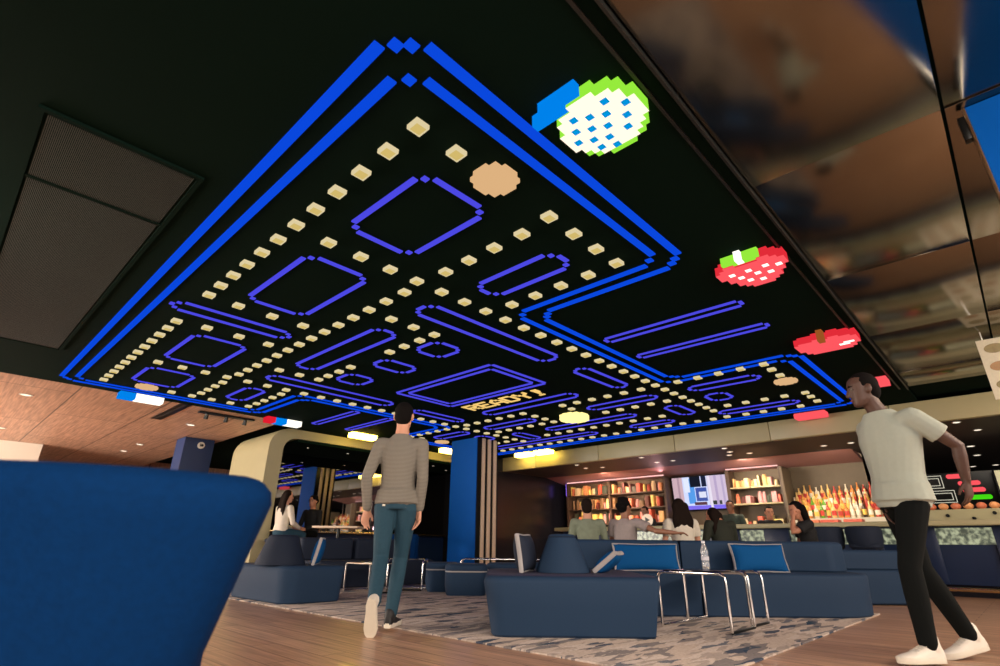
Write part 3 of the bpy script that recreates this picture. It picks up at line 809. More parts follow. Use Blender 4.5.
# chrome side tables
def tube_path(pts, r, n=10, rad=0.05):
    # round the corners of a polyline
    out = [Vector(pts[0])]
    for i in range(1, len(pts)-1):
        p = Vector(pts[i]); a = (Vector(pts[i-1])-p); c = (Vector(pts[i+1])-p)
        t_ = min(rad, a.length*.45, c.length*.45)
        p0 = p + a.normalized()*t_; p1 = p + c.normalized()*t_
        for k in range(6):
            f = k/5; out.append(p0*(1-f)**2 + p*2*f*(1-f) + p1*f*f)
    out.append(Vector(pts[-1]))
    b = MB(); b.tube(out, r, n); return b
def side_table(label, x, y, lx, ly, h, rotz=0, group=None):
    t = thing('side_table', label, 'side table', (x, y, 0.012), rotz, group)
    for sx in (0, 1):
        X = -lx/2 + sx*lx
        obj('frame', tube_path([(X, -ly/2, 0.012), (X, -ly/2, h), (X, ly/2, h), (X, ly/2, 0.012)], 0.0115, 10, 0.055), m_chrome, t, smooth=60)
    for sy in (0, 1):
        Y = -ly/2 + sy*ly
        obj('runner', MB().tube([(-lx/2, Y, 0.0125), (lx/2, Y, 0.0125)], 0.0112, 10), m_blackmetal if sy == 0 else m_chrome, t, smooth=60)
    obj('tabletop', MB().box(-lx/2-0.01, lx/2+0.01, -ly/2+0.055, ly/2-0.055, h+0.004, h+0.018, 0.004), m_glass_top, t)
    return t
side_table('chrome tube side table with dark top carrying the water bottle', 4.65, 2.08, 0.46, 0.56, 0.412, 0.0, 'nesting chrome tables before the sofa')
side_table('chrome tube side table nested against the right side of the bottle table', 5.10, 2.10, 0.38, 0.54, 0.405, 0.0, 'nesting chrome tables before the sofa')
side_table('chrome tube side table just right of the walking man\'s legs', *S(-1.32, 8.5)[:2], 0.5, 0.5, 0.40, ANG, 'chrome tables behind the walking man')
side_table('low chrome tube table standing behind the poufs before the column', *S(0.15, 9.65)[:2], 0.5, 1.5, 0.40, ANG+PI/2, 'chrome tables behind the walking man')
side_table('chrome edged low table in the shade behind the left island', 4.6, 6.8, 0.4, 0.7, 0.36, 0.0, 'chrome tables behind the walking man')

# water bottle
t = thing('water_bottle', 'clear plastic water bottle standing on the chrome side table', 'bottle', (4.70, 2.06, 0.4425))
m_clear = mat('clear_plastic', (0.92, 0.95, 0.96, 1), 0.08, var=0.01, trans=0.75)
b = MB(); b.lathe([(0.024, 0), (0.030, 0.006), (0.031, 0.05), (0.0285, 0.06), (0.031, 0.07), (0.031, 0.10), (0.028, 0.112), (0.031, 0.125), (0.030, 0.145), (0.022, 0.175), (0.0135, 0.195), (0.0125, 0.205)], 20)
obj('bottle_body', b, m_clear, t, smooth=60)
b = MB(); b.lathe([(0.0312, 0.072), (0.0316, 0.074), (0.0316, 0.098), (0.0312, 0.10)], 20); obj('paper_band', b, mat('pale_paper', rgb(205, 205, 215), 0.6), t)
b = MB(); b.lathe([(0.0145, 0.2055), (0.0148, 0.208), (0.0148, 0.222), (0.012, 0.224)], 20); obj('cap', b, mat('white_cap', rgb(225, 225, 230), 0.4), t)

# blue velvet lounge chair in the foreground
t = thing('lounge_chair', 'blue velvet lounge chair with flared back, large at the left foreground', 'chair', S(-1.06, 1.42, 0.0), ANG+math.radians(4))
def back_section(z, f):
    # curved back shell seen from behind; half width grows upward
    hw = 0.345 + 0.20*f; dep = 0.11
    pts_o = []; pts_i = []
    n = 18
    for k in range(n+1):
        a = -1 + 2*k/n
        x = hw*a; bow = 0.20*(abs(a)**2.4)
        pts_o.append((x, -0.33 - 0.10*f + bow, z)); 
    for k in range(n+1):
        a = 1 - 2*k/n
        x = (hw-0.025)*a; bow = 0.20*(abs(a)**2.4)
        pts_i.append((x, -0.33 - 0.10*f + dep + bow*1.05, z))
    return pts_o + pts_i
rings = []
for z in (0.20, 0.30, 0.42, 0.54, 0.64):
    rings.append(back_section(z, (z-0.2)/0.55))
top = []
for sc, z in ((1.0, 0.69), (0.985, 0.718), (0.95, 0.737), (0.88, 0.748)):
    q = back_section(z, (min(z, .70)-0.2)/0.55)
    cx = 0; cy = sum(p[1] for p in q)/len(q)
    sc2 = {0.69: 1.0, 0.718: 0.9, 0.737: 0.7, 0.748: 0.35}[z]
    n2 = len(q)//2
    mid = [((q[i][0]+q[-1-i][0])/2, (q[i][1]+q[-1-i][1])/2) for i in range(n2)]
    r2 = []
    for i in range(len(q)):
        m_ = mid[i] if i < n2 else mid[len(q)-1-i]
        r2.append((m_[0]*sc + (q[i][0]-m_[0])*sc2*sc, m_[1] + (q[i][1]-m_[1])*sc2, z))
    top.append(r2)
b = MB(); b.rings(rings + top)
obj('backrest', b, m_velvet, t, smooth=60)
b = MB(); b.prism(rounded([(-0.22, -0.16), (0.22, -0.16), (0.24, 0.42), (-0.24, 0.42)], 0.12, 6), [(0.04, 0.20), (0.0, 0.24), (0.0, 0.40), (0.03, 0.43), (0.07, 0.44)])
obj('seat', b, m_velvet, t, smooth=50)
for sx in (-1, 1):
    for sy in (-0.12, 0.34):
        obj('leg', MB().tube([(sx*0.22, sy, 0.22), (sx*0.25, sy*1.06, 0.0)], [0.018, 0.012], 10), m_blackmetal, t, smooth=60)

# ------------------------------------------------------------------ bar
struct_bar = thing('bar_counter', 'long bar with cream counter edge, navy front and lit glass bays', 'bar counter', (10.62, 2.0, 0.0))
b = MB(); b.box(-0.22, 0.62, -5.0, 6.1, 0.955, 1.03, 0.012); obj('countertop', b, m_cream, struct_bar)
b = MB(); b.box(0.06, 0.5, -5.0, 6.05, 0.16, 0.955); obj('carcass', b, m_navywall, struct_bar)
b = MB(); b.box(0.14, 0.5, -5.0, 6.05, 0.0, 0.16); obj('plinth', b, m_darkwall, struct_bar)
bays = [(-4.2, -3.0), (-2.9, -1.75), (-1.62, -0.95), (-0.8, -0.25), (-0.1, 0.75), (0.75, 1.08), (1.52, 1.98), (2.06, 2.42), (2.5, 4.2)]
mg = panel_glow_mat()
for y0, y1 in bays:
    obj('lit_bay', MB().box(0.045, 0.06, y0, y1, 0.70, 0.93), mg, struct_bar, smooth=0)
for y in (-2.95, -1.68, -0.87, -0.17, 1.30, 2.02, 2.46, 4.4, 5.6):
    wd = 0.16 if abs(y-1.30) > .01 else 0.36
    obj('pilaster', MB().box(0.0, 0.055, y-wd/2 if wd < .3 else y-0.21, y+wd/2 if wd < .3 else y+0.21, 0.16, 0.955, 0.004), m_navywall, struct_bar)
b = MB(); b.tube([(-0.16, -5.0, 0.11), (-0.16, 6.0, 0.11)], 0.028, 12)
rail = obj('foot_rail', b, m_brass, struct_bar, smooth=60)
for y in (-4, -2.4, -0.8, 0.8, 2.4, 4.0, 5.6):
    obj('rail_bracket', MB().box(-0.16, 0.14, y-0.015, y+0.015, 0.09, 0.13), m_brass, rail)

# back bar shelving
def Lbox(mb, x0, x1, y0, y1, z0, z1): mb.box(x0, x1, y0, y1, z0, z1, 0.004)
t = thing('shelving_unit', 'open dark shelving unit of boxes and jars at the left end of the bar', 'shelf unit', (13.0, 8.05, 0.0))
for y in (-1.52, 0.13, 1.55): obj('upright', MB().box(0.0, 0.40, y-0.03, y+0.03, 0.0, 2.34), m_darkwood, t)
for z in (0.86, 1.23, 1.61, 1.99): obj('shelf', MB().box(0.0, 0.40, -1.49, 1.52, z-0.03, z), m_darkwood, t)
t2 = thing('shelving_unit', 'lit shelving unit of boxes and cups right of the television', 'shelf unit', (13.0, 4.30, 0.0))
for y in (-0.57, 0.62): obj('upright', MB().box(0.0, 0.40, y-0.04, y+0.04, 0.0, 2.34), m_darkwood, t2)
for z in (1.0, 1.58, 1.94): obj('shelf', MB().box(0.0, 0.40, -0.53, 0.58, z-0.03, z), m_cream if z > 1.2 else m_darkwood, t2)
t3 = thing('bottle_display', 'stepped lit display of bottles at the right of the back bar', 'shelf unit', (12.75, 2.85, 0.0))
obj('carcass', MB().box(0.0, 0.65, -1.05, 0.78, 0.0, 1.08), m_darkwood, t3)
m_step = em('lit_step', rgb(255, 226, 184), 0.8)
for k in range(4):
    obj('step', MB().box(0.02+0.16*k, 0.65, -1.05, 0.78, 1.081+0.13*k, 1.21+0.13*k-0.001), m_step if k == 0 else m_cream, t3, smooth=0)
obj('divider', MB().box(0.05, 0.65, 0.785, 0.83, 0.0, 2.28), m_shelfback, t3)
obj('divider', MB().box(0.05, 0.65, -1.14, -1.06, 0.0, 2.0), m_shelfback, t3)
# cove light strip along the top of the shelves
for y0, y1, lab in ((6.5, 9.55, 'thin pink glowing light strip over the left shelving unit'), (3.75, 4.9, 'thin pink glowing light strip over the shelves right of the television')):
    tag(obj('light_strip', MB().box(12.93, 12.97, y0, y1, 2.342, 2.362), em('pink_strip_light', rgb(255, 196, 190), 1.5), smooth=0), lab, 'strip light', 'strip lights over the back bar')
tag(obj('light_strip', MB().box(13.05, 13.09, 9.62, 9.68, 2.0, 2.34), em('violet_strip_light', rgb(150, 110, 255), 1.6), smooth=0), 'short violet upright light strip in the corner left of the shelving', 'strip light', 'strip lights over the back bar')
# back counter
b = MB(); b.box(12.55, 13.0, 3.75, 9.6, 0.86, 0.90, 0.005)
bc = thing('back_counter', 'low dark worktop along the back bar under the shelves', 'counter', (12.8, 6.6, 0))
obj('worktop', MB().box(-0.25, 0.18, -2.0, 3.0, 0.86, 0.90, 0.005), m_darkwood, bc)
obj('cupboard', MB().box(-0.22, 0.18, -2.0, 3.0, 0.0, 0.86), m_darkwall, bc)

# television
t = thing('television', 'wall television showing a pale blue street picture above the back bar', 'television', (13.28, 5.74, 1.90))
t.rotation_euler = (0, math.radians(-4), 0)
obj('casing', MB().box(0.0, 0.06, -0.72, 0.72, -0.42, 0.42, 0.01), m_blackmetal, t)
scr = obj('screen', MB().box(-0.006, 0.0, -0.69, 0.69, -0.39, 0.39), em('screen_sky', rgb(205, 214, 250), 1.1), t, smooth=0)
pic = [(0.42, 0.69, -0.39, 0.39, rgb(208, 176, 186), 'curtain'), (-0.69, -0.22, -0.39, 0.39, rgb(214, 196, 220), 'curtain'), (0.12, 0.30, -0.25, 0.35, rgb(88, 158, 235), 'house'),
       (-0.18, 0.10, -0.2, 0.12, rgb(70, 90, 170), 'house'), (-0.05, 0.22, 0.14, 0.39, rgb(24, 28, 40), 'roof'), (-0.69, 0.69, -0.39, -0.30, rgb(130, 112, 240), 'caption_bar'), (-0.16, 0.02, -0.12, 0.02, rgb(225, 228, 250), 'house'), (-0.52, -0.28, -0.29, -0.2, rgb(60, 64, 60), 'plant'), (0.24, 0.38, 0.02, 0.36, rgb(228, 236, 255), 'house'), (-0.30, -0.24, -0.39, 0.39, rgb(236, 228, 244), 'curtain'), (-0.46, -0.40, -0.30, 0.39, rgb(188, 168, 204), 'curtain'), (-0.62, -0.57, -0.30, 0.39, rgb(190, 172, 206), 'curtain'), (0.50, 0.55, -0.30, 0.39, rgb(178, 146, 160), 'curtain'), (-0.15, 0.16, -0.29, -0.22, rgb(96, 60, 70), 'car'), (-0.20, -0.08, 0.14, 0.39, rgb(30, 36, 60), 'roof')]
for i, (y0, y1, z0, z1, col, nm) in enumerate(pic):
    obj('screen_' + nm, MB().box(-0.0075-0.0008*(i+1), -0.0062, y0, y1, z0, z1), em('screen_%s_%d' % (nm, i), col, 1.0), scr, smooth=0)

# things on the shelves: boxes, books and jars, each its own
cols_warm = [rgb(232, 160, 104), rgb(240, 196, 130), rgb(214, 120, 84), rgb(196, 88, 66), rgb(226, 206, 160), rgb(120, 92, 60), rgb(64, 72, 58), rgb(238, 216, 120), rgb(210, 150, 150), rgb(92, 40, 34)]
wm = [mat('packaging_%d' % i, c, 0.5, var=0.18, scale=14) for i, c in enumerate(cols_warm)]
cname = ['orange', 'pale orange', 'terracotta', 'brick red', 'cream', 'brown', 'dark green', 'yellow', 'pink', 'dark red']
rnd = random.Random(11)
def fill(x, y0, y1, z, hmax, where, grp, warm=None):
    y = y1
    while y > y0 + 0.05:
        i = rnd.choice(warm) if warm else rnd.randrange(len(wm))
        kind = rnd.random(); hh = hmax*rnd.uniform(0.45, 0.95)
        if kind < 0.42:
            wd = rnd.uniform(0.05, 0.16); nm = 'box'
            if y-wd < y0: break
            mb = MB(); mb.box(-0.10, 0.12, -wd/2, wd/2, 0, hh, 0.006)
        elif kind < 0.75:
            wd = rnd.uniform(0.07, 0.12); nm = 'jar'; hh = min(hh, 0.26)
            if y-wd < y0: break
            r = wd/2; mb = MB(); mb.lathe([(r*.9, 0), (r, 0.01), (r, hh*.75), (r*.75, hh*.88), (r*.75, hh)], 12)
        else:
            wd = rnd.uniform(0.025, 0.045); nm = 'book'
            if y-wd < y0: break
            mb = MB(); mb.box(-0.08, 0.10, -wd/2, wd/2, 0, hh, 0.003)
        o = obj(nm, mb, wm[i], None, (x+rnd.uniform(-.03, .03), y-wd/2, z+0.001))
        tag(o, '%s %s standing on %s' % (cname[i], nm, where), nm, grp)
        y -= wd + rnd.choice((0.004, 0.004, 0.02, 0.06))
for z, hm, ns in ((1.99, 0.30, 'top'), (1.61, 0.34, 'middle'), (1.23, 0.34, 'third')):
    fill(13.16, 8.22, 9.52, z, hm, 'the %s shelf of the left unit, left bay' % ns, 'goods on the %s shelf, left bay' % ns)
    fill(13.16, 6.58, 8.12, z, hm, 'the %s shelf of the left unit, right bay' % ns, 'goods on the %s shelf, right bay' % ns)
fill(13.16, 3.78, 4.84, 1.94, 0.30, 'the upper shelf right of the television', 'goods on the upper shelf by the television', [0, 1, 4, 8])
fill(13.16, 3.78, 4.84, 1.58, 0.30, 'the lower shelf right of the television', 'goods on the lower shelf by the television', [3, 2, 4, 6, 8, 9])
fill(13.16, 3.78, 4.84, 1.0, 0.40, 'the lit worktop right of the television', 'goods on the lit worktop', [4, 7, 4, 1, 3])
fill(12.75, 4.7, 9.4, 0.90, 0.26, 'the low worktop of the back bar', 'goods on the low worktop')

# bottles on the stepped display
def bottle_mesh(h, r, neck):
    b = MB(); b.lathe([(r*.92, 0), (r, 0.008), (r, h*.55), (r*.8, h*.65), (neck, h*.75), (neck, h*.93), (neck*1.15, h*.935), (neck*1.15, h)], 12)
    return b.mesh('bottle', 50)
bm_ = [bottle_mesh(0.30, 0.040, 0.014), bottle_mesh(0.27, 0.046, 0.015), bottle_mesh(0.32, 0.036, 0.013)]
lab_mb = [MB(), MB(), MB()]
lm = []
for (h_, r_), q in zip(((0.30, 0.040), (0.27, 0.046), (0.32, 0.036)), lab_mb):
    q.lathe([(r_+.0006, h_*.15), (r_+.001, h_*.16), (r_+.001, h_*.46), (r_+.0006, h_*.47)], 12); lm.append(q.mesh('paper_band', 50))
cb = [('amber', rgb(214, 140, 70)), ('clear', rgb(226, 214, 190)), ('green', rgb(96, 160, 40)), ('red', rgb(190, 70, 56)), ('pale gold', rgb(236, 200, 130)), ('dark', rgb(60, 44, 34))]
bmats = [mat('bottle_glass_%d' % i, c, 0.15, var=0.1, coat=0.4) for i, (n_, c) in enumerate(cb)]
pap = [mat('bottle_paper_%d' % i, c, 0.6) for i, c in enumerate((rgb(240, 230, 210), rgb(200, 60, 50), rgb(236, 196, 90)))]
bm_var = {}
tier = ['front', 'second', 'third', 'top']
for k in range(4):
    y = 3.57 - 0.02*k
    while y > 1.86:
        i = rnd.choice([0, 1, 1, 4, 4, 0, 3, 5, 2]) if k < 2 else rnd.choice([0, 1, 4, 4, 1, 3, 0])
        s = rnd.randrange(3); pz = rnd.randrange(3)
        if (s, i) not in bm_var:
            me = bm_[s].copy(); me.materials.append(bmats[i]); bm_var[(s, i)] = me
            for q in range(3):
                l2 = lm[s].copy(); l2.materials.append(pap[q]); bm_var[(s, 'p', q)] = l2
        o = link('bottle', bm_var[(s, i)], None, None, (12.84+0.16*k, y, 1.211+0.13*k))
        tag(o, '%s glass bottle in the %s row of the stepped bar display' % (cb[i][0], tier[k]), 'bottle', '%s bottles in the %s display row' % (cb[i][0], tier[k]))
        link('paper_band', bm_var[(s, 'p', pz)], None, o)
        y -= rnd.uniform(0.098, 0.118)
# red trays under the bottles, on the bar
for i, (y, c_) in enumerate(((2.45, 3), (2.85, 3), (3.2, 2))):
    mb = MB(); mb.box(-0.12, 0.12, -0.16, 0.16, 0, 0.12, 0.01)
    tag(obj('crate', mb, wm[c_], None, (12.62-0.0, y, 1.0501)), ['red crate at the right end under the bottle display', 'red crate in the middle under the bottle display', 'terracotta crate at the left end under the bottle display'][i], 'crate', 'crates under the bottle display')
ft = thing('low_shelf', 'low shelf carrying red crates in front of the bottle display', 'shelf', (12.6, 2.85, 0))
obj('shelf_board', MB().box(-0.14, 0.14, -0.9, 0.8, 1.02, 1.05), m_steel, ft)
for y in (-0.86, 0.76): obj('support', MB().box(-0.12, 0.12, y-0.02, y+0.02, 0.0, 1.02), m_steel, ft)

# menu screens right of the bottles
t = thing('menu_screen', 'black menu screen with white line boxes, red bars and a green bar', 'screen', (13.1, 0.72, 1.68))
t.rotation_euler = (0, math.radians(-10), 0)
obj('casing', MB().box(0.0, 0.06, -0.48, 0.95, -0.29, 0.29, 0.008), m_blackmetal, t)
m_wl = em('white_line_light', rgb(214, 210, 190), 0.9)
for (ya, yb, za, zb) in ((0.25, 0.90, 0.02, 0.25), (0.12, 0.90, -0.24, -0.02)):
    for ins in (0.0, 0.045):
        b = MB(); a, c, d, e = ya+ins, yb-ins, za+ins, zb-ins; wd = 0.011
        b.box(-0.004, 0.0, a, c, d, d+wd); b.box(-0.004, 0.0, a, c, e-wd, e); b.box(-0.004, 0.0, a, a+wd, d+wd, e-wd); b.box(-0.004, 0.0, c-wd, c, d+wd, e-wd)
        obj('line_box', b, m_wl, t, smooth=0)
for (yc, zc, m_) in ((0.02, 0.22, m_red), (-0.12, 0.09, m_red), (-0.16, -0.03, m_red), (-0.22, -0.16, m_green)):
    out = rounded([(-0.16, -0.04), (0.16, -0.04), (0.16, 0.04), (-0.16, 0.04)], 0.038, 5)
    b = MB(); b.rings([[(x_, yc+a, zc+c) for a, c in out] for x_ in (-0.005, 0.0)]); obj('colour_bar', b, m_, t, smooth=0)
t = thing('menu_sheet', 'pale lit menu sheet of text lines at the far right behind the bar', 'menu', (12.9, -0.05, 1.70))
obj('sheet', MB().box(0, 0.02, -0.6, 0.26, -0.26, 0.24, 0.004), mat('menu_paper', rgb(214, 214, 180), 0.6), t)
for k in range(6):
    obj('text_line', MB().box(-0.003, 0.0, -0.5, 0.16-0.03*(k % 2), 0.17-0.07*k, 0.185-0.07*k), mat('menu_ink', rgb(96, 96, 80), 0.7), t, smooth=0)

# food counter under the menu screens
t = thing('food_counter', 'cream food counter front with round black knobs at the right end', 'counter', (11.95, 0.2, 0))
obj('carcass', MB().box(0.0, 0.6, -2.0, 1.35, 0.0, 1.26, 0.01), m_cream, t)
for y in (1.05, 0.75, 0.42, 0.15, -0.2):
    obj('knob', MB().tube([(0.0, y, 1.14+0.05*math.sin(y*9)), (-0.03, y, 1.14+0.05*math.sin(y*9))], 0.028, 12), m_blackmetal, t, smooth=50)
for k in range(12):
    yk = 1.15 - 0.165*k
    mb = MB(); mb.ell((0, 0, 0.055), (0.075, 0.07, 0.055))
    near = 'first' if k == 0 else None
    tag(obj('bread_roll', mb, wm[0] if k % 2 else wm[2], None, (12.1, yk, 1.261), smooth=60), ('golden' if k % 2 else 'darker brown') + ' bread roll in the row on the cream food counter', 'bread roll', ('golden' if k % 2 else 'darker') + ' bread rolls on the food counter')

# hanging menu board
t = thing('menu_board', 'white menu board of round dish pictures hanging from the mirrored ceiling at right', 'menu board', (7.5, -0.10, 2.09))
obj('board', MB().box(0.0, 0.02, -1.3, 0.02, 0.0, 0.66, 0.004), mat('menu_board_white', rgb(214, 208, 184), 0.6), t)
mp1, mp2 = mat('dish_tan', rgb(160, 128, 92), 0.7, var=0.3, scale=25), mat('dish_olive', rgb(140, 128, 92), 0.7, var=0.3, scale=25)
for r_ in range(3):
    for c_ in range(5):
        y = -0.11 - 0.235*c_; z = 0.55 - 0.20*r_
        out = [(0.085*math.cos(2*PI*k/20), 0.052*math.sin(2*PI*k/20)) for k in range(20)]
        b = MB(); b.rings([[(x_, y+a, z+c) for a, c in out] for x_ in (-0.004, 0.0)])
        obj('dish_picture', b, mp1 if (r_+c_) % 2 else mp2, t, smooth=0)
for y in (-0.04, -1.2): obj('hanger', MB().tube([(0.01, y, 0.66), (0.01, y, 0.755)], 0.006, 8), m_steel, t)

# television on the white wall at far left
t = thing('television', 'television with violet picture on the white wall at far left', 'television', (-0.45, 17.22, 1.95))
obj('casing', MB().box(-0.9, 1.02, -0.0, 0.06, -0.4, 0.44, 0.01), m_blackmetal, t)
obj('screen', MB().box(-0.86, 0.62, -0.006, 0.0, -0.36, 0.40), em('violet_screen', rgb(150, 110, 240), 0.9), t, smooth=0)
obj('screen_edge', MB().box(0.62, 0.98, -0.006, 0.0, -0.36, 0.40), em('dim_screen', rgb(60, 66, 74), 0.7), t, smooth=0)

# downlights
m_dl = em('downlight_glow', rgb(255, 240, 215), 1.6)
def downlight(x, y, z, label, grp, r=0.05):
    t = thing('downlight', label, 'ceiling light', (x, y, z), 0, grp)
    b = MB(); b.lathe([(r*1.35, -0.001), (r*1.35, -0.006), (r, -0.008), (r, -0.004)], 16, cap=False); obj('rim', b, m_steel, t)
    b = MB(); b.lathe([(r, -0.0035), (r*0.98, -0.005)], 16); obj('lens', b, m_dl, t, smooth=0)
for i, (x, y) in enumerate(((10.85, 5.93), (11.7, 6.0), (11.7, 5.6), (10.85, 4.07), (11.34, 4.15), (11.74, 4.32), (11.76, 3.9), (11.79, 2.51), (11.78, 2.05), (10.86, 0.42), (11.79, 0.22), (11.85, 0.64), (11.46, 7.85), (11.61, 7.45), (10.86, 7.7))):
    downlight(x, y, 2.49, 'round downlight in the soffit, ' + ('left third over the shelves' if y > 5 else 'middle over the television' if y > 3 else 'near the man in the white shirt' if y > 1 else 'right end over the menu screens'), 'downlights over the bar ' + ('left' if y > 5 else 'middle' if y > 3 else 'by the man' if y > 1 else 'right'))
for i, (x, y) in enumerate(((13.61, 0.43), (15.0, 0.42), (17.0, 0.62), (17.0, 0.21))):
    downlight(x, y, 2.49, 'small round downlight deep behind the menu screens', 'downlights behind the menu screens', 0.06)
for x, y, lab in ((0.72, 11.5, 'downlight in the wooden ceiling nearest the left frame edge'), (0.76, 15.43, 'downlight in the wooden ceiling above the white wall'), (3.38, 11.94, 'downlight in the wooden ceiling before the portal'), (3.34, 15.4, 'small downlight in the wooden ceiling left of the navy column, nearer one'), (3.34, 16.87, 'small downlight in the wooden ceiling left of the navy column, farther one')):
    downlight(x, y, ZC+0.004, lab, 'downlights in the wooden ceiling', 0.07)
for x, y in ((5.6, 11.2), (6.6, 11.2), (7.6, 11.6), (9.2, 11.2), (10.0, 11.6)):
    downlight(x, y, 2.60, 'small downlight in the black ceiling of the portal booth', 'downlights in the portal booth', 0.025)
t = thing('air_slot', 'dark linear air slot in the wooden ceiling near the blue border', 'air vent', (2.72, 10.95, ZC+0.004))
obj('slot_frame', MB().box(-0.09, 0.09, -0.85, 0.9, -0.012, -0.001, 0.002), m_blackmetal, t); obj('slot_blade', MB().box(-0.02, 0.02, -0.8, 0.85, -0.018, -0.012), m_greymetal, t)
t = thing('track_light', 'black track light with three spots on the wooden ceiling by the portal', 'track light', (3.5, 10.5, ZC+0.004))
obj('track', MB().box(-0.45, 0.55, -0.06, 0.06, -0.03, -0.001, 0.003), m_blackmetal, t)
for x in (-0.3, 0.05, 0.4): obj('spot', MB().tube([(x, 0, -0.03), (x, 0.03, -0.12)], [0.03, 0.042], 12), m_greymetal, t, smooth=50)

# bar stools
def bar_stool(label, x, y, rot, group=None, back=True):
    t = thing('bar_stool', label, 'bar stool', (x, y, 0.0), rot, group)
    b = MB(); b.prism(rounded([(-0.2, -0.2), (0.2, -0.2), (0.2, 0.2), (-0.2, 0.2)], 0.1, 5), [(0.03, 0.62), (0.0, 0.65), (0.0, 0.69), (0.03, 0.71)]); obj('seat', b, m_navydark, t)
    n = 14; rg = []
    for z, s in ((0.66, 0.9), (0.74, 1.0), (0.88, 1.02), (0.93, 0.98), (0.945, 0.85)):
        o_, i_ = [], []
        for k in range(n+1):
            a = PI*1.08*(k/n) + PI - 0.13
            o_.append((0.235*s*math.cos(a), 0.235*s*math.sin(a), z)); i_.append((0.195*s*math.cos(a), 0.195*s*math.sin(a), z))
        rg.append(o_ + i_[::-1])
    if back: b = MB(); b.rings(rg); obj('backrest', b, m_navydark, t, smooth=50)
    for sx in (-1, 1):
        for sy in (-1, 1): obj('leg', MB().tube([(sx*0.14, sy*0.14, 0.63), (sx*0.2, sy*0.2, 0.0)], [0.014, 0.011], 8), m_blackmetal, t, smooth=50)
    obj('foot_ring', MB().tube([(0.185*math.cos(2*PI*k/20), 0.185*math.sin(2*PI*k/20)-0.0, 0.25) for k in range(21)], 0.008, 6), m_chrome, t, smooth=50)
bar_stool('navy bar stool with rounded back just right of the woman leaning on her hand', 9.95, 2.35, -PI/2, 'bar stools along the bar')
bar_stool('dark navy bar stool with rounded back at the bar, beside the white shirted man', 9.95, 1.85, -PI/2, 'bar stools along the bar')

# booth high table and stools
t = thing('high_table', 'narrow high table with a pale edged top before the portal booth', 'table', S(-3.05, 10.75, 0.0), ANG)
obj('tabletop', MB().box(-0.42, 0.42, -0.3, 0.3, 0.90, 0.935, 0.006), m_beige, t)
obj('pedestal', MB().tube([(0, 0, 0.02), (0, 0, 0.90)], 0.035, 12), m_blackmetal, t, smooth=50); obj('foot_plate', MB().lathe([(0.24, 0), (0.24, 0.012), (0.05, 0.022)], 20), m_blackmetal, t)
bar_stool('dark bar stool carrying the long haired woman by the portal', *S(-4.12, 10.62)[:2], ANG - 0.5, 'bar stools by the portal', False)
bar_stool('dark bar stool carrying the dark dressed person at the high table', *S(-4.0, 11.95)[:2], ANG + PI - 0.3, 'bar stools by the portal', False)
t = thing('tub_chair', 'bright blue low backed chair behind the left sofas', 'chair', S(-1.85, 11.1, 0.0), ANG)
b = MB(); b.prism(rounded([(-0.3, -0.3), (0.3, -0.3), (0.3, 0.3), (-0.3, 0.3)], 0.1, 5), [(0.03, 0.12), (0.0, 0.2), (0.0, 0.40), (0.04, 0.44)]); obj('seat', b, m_velvet, t)
b = MB(); b.prism(rounded([(-0.32, -0.34), (0.32, -0.34), (0.34, -0.16), (-0.34, -0.16)], 0.07, 5), [(0.0, 0.2), (0.0, 0.76), (0.02, 0.80), (0.06, 0.815)]); obj('backrest', b, m_velvet, t)
for sx in (-1, 1):
    for sy in (-1, 1): obj('leg', MB().tube([(sx*0.22, sy*0.22, 0.14), (sx*0.24, sy*0.24, 0)], [0.018, 0.012], 8), m_blackmetal, t)
# glasses on the brass ledge
for x, y, h_, nm, lab in ((6.95, 12.12, 0.13, 'candle', 'pale candle in glass on the brass ledge, left one'), (7.12, 12.12, 0.14, 'candle', 'pale candle in glass on the brass ledge, right one'), (8.3, 12.1, 0.17, 'carafe', 'white carafe on the brass ledge beside the walking man')):
    mb = MB(); mb.lathe([(0.04, 0), (0.045, 0.01), (0.045, h_*.7), (0.03, h_*.85), (0.03, h_)], 14)
    tag(obj(nm, mb, m_piping, None, (x, y, 0.901), smooth=50), lab, nm)

# ------------------------------------------------------------------ people
def vec(*a): return Vector(a)
def loft(mb, pts, rads, ref, n=14, round_ends=True):
    pts = [Vector(p) for p in pts]; ref = Vector(ref)
    rs = [(r, r) if not isinstance(r, (tuple, list)) else tuple(r) for r in rads]
    fr = []
    for i in range(len(pts)):
        t_ = (pts[min(i+1, len(pts)-1)] - pts[max(i-1, 0)]).normalized()
        u = ref - t_*ref.dot(t_)
        if u.length < 1e-3: u = t_.orthogonal()
        u.normalize(); fr.append((t_, u, t_.cross(u)))
    seqs = []
    if round_ends:
        t_, u, v = fr[0]; m_ = min(rs[0])
        for f, s in ((0.9, 0.35), (0.6, 0.78)): seqs.append((pts[0]-t_*m_*f, u, v, rs[0][0]*s, rs[0][1]*s))
    for p, (t_, u, v), (a, b_) in zip(pts, fr, rs): seqs.append((p, u, v, a, b_))
    if round_ends:
        t_, u, v = fr[-1]; m_ = min(rs[-1])
        for f, s in ((0.6, 0.78), (0.9, 0.35)): seqs.append((pts[-1]+t_*m_*f, u, v, rs[-1][0]*s, rs[-1][1]*s))
    mb.rings([[p + u*a*math.cos(2*PI*k/n) + v*b_*math.sin(2*PI*k/n) for k in range(n)] for p, u, v, a, b_ in seqs])
    return mb
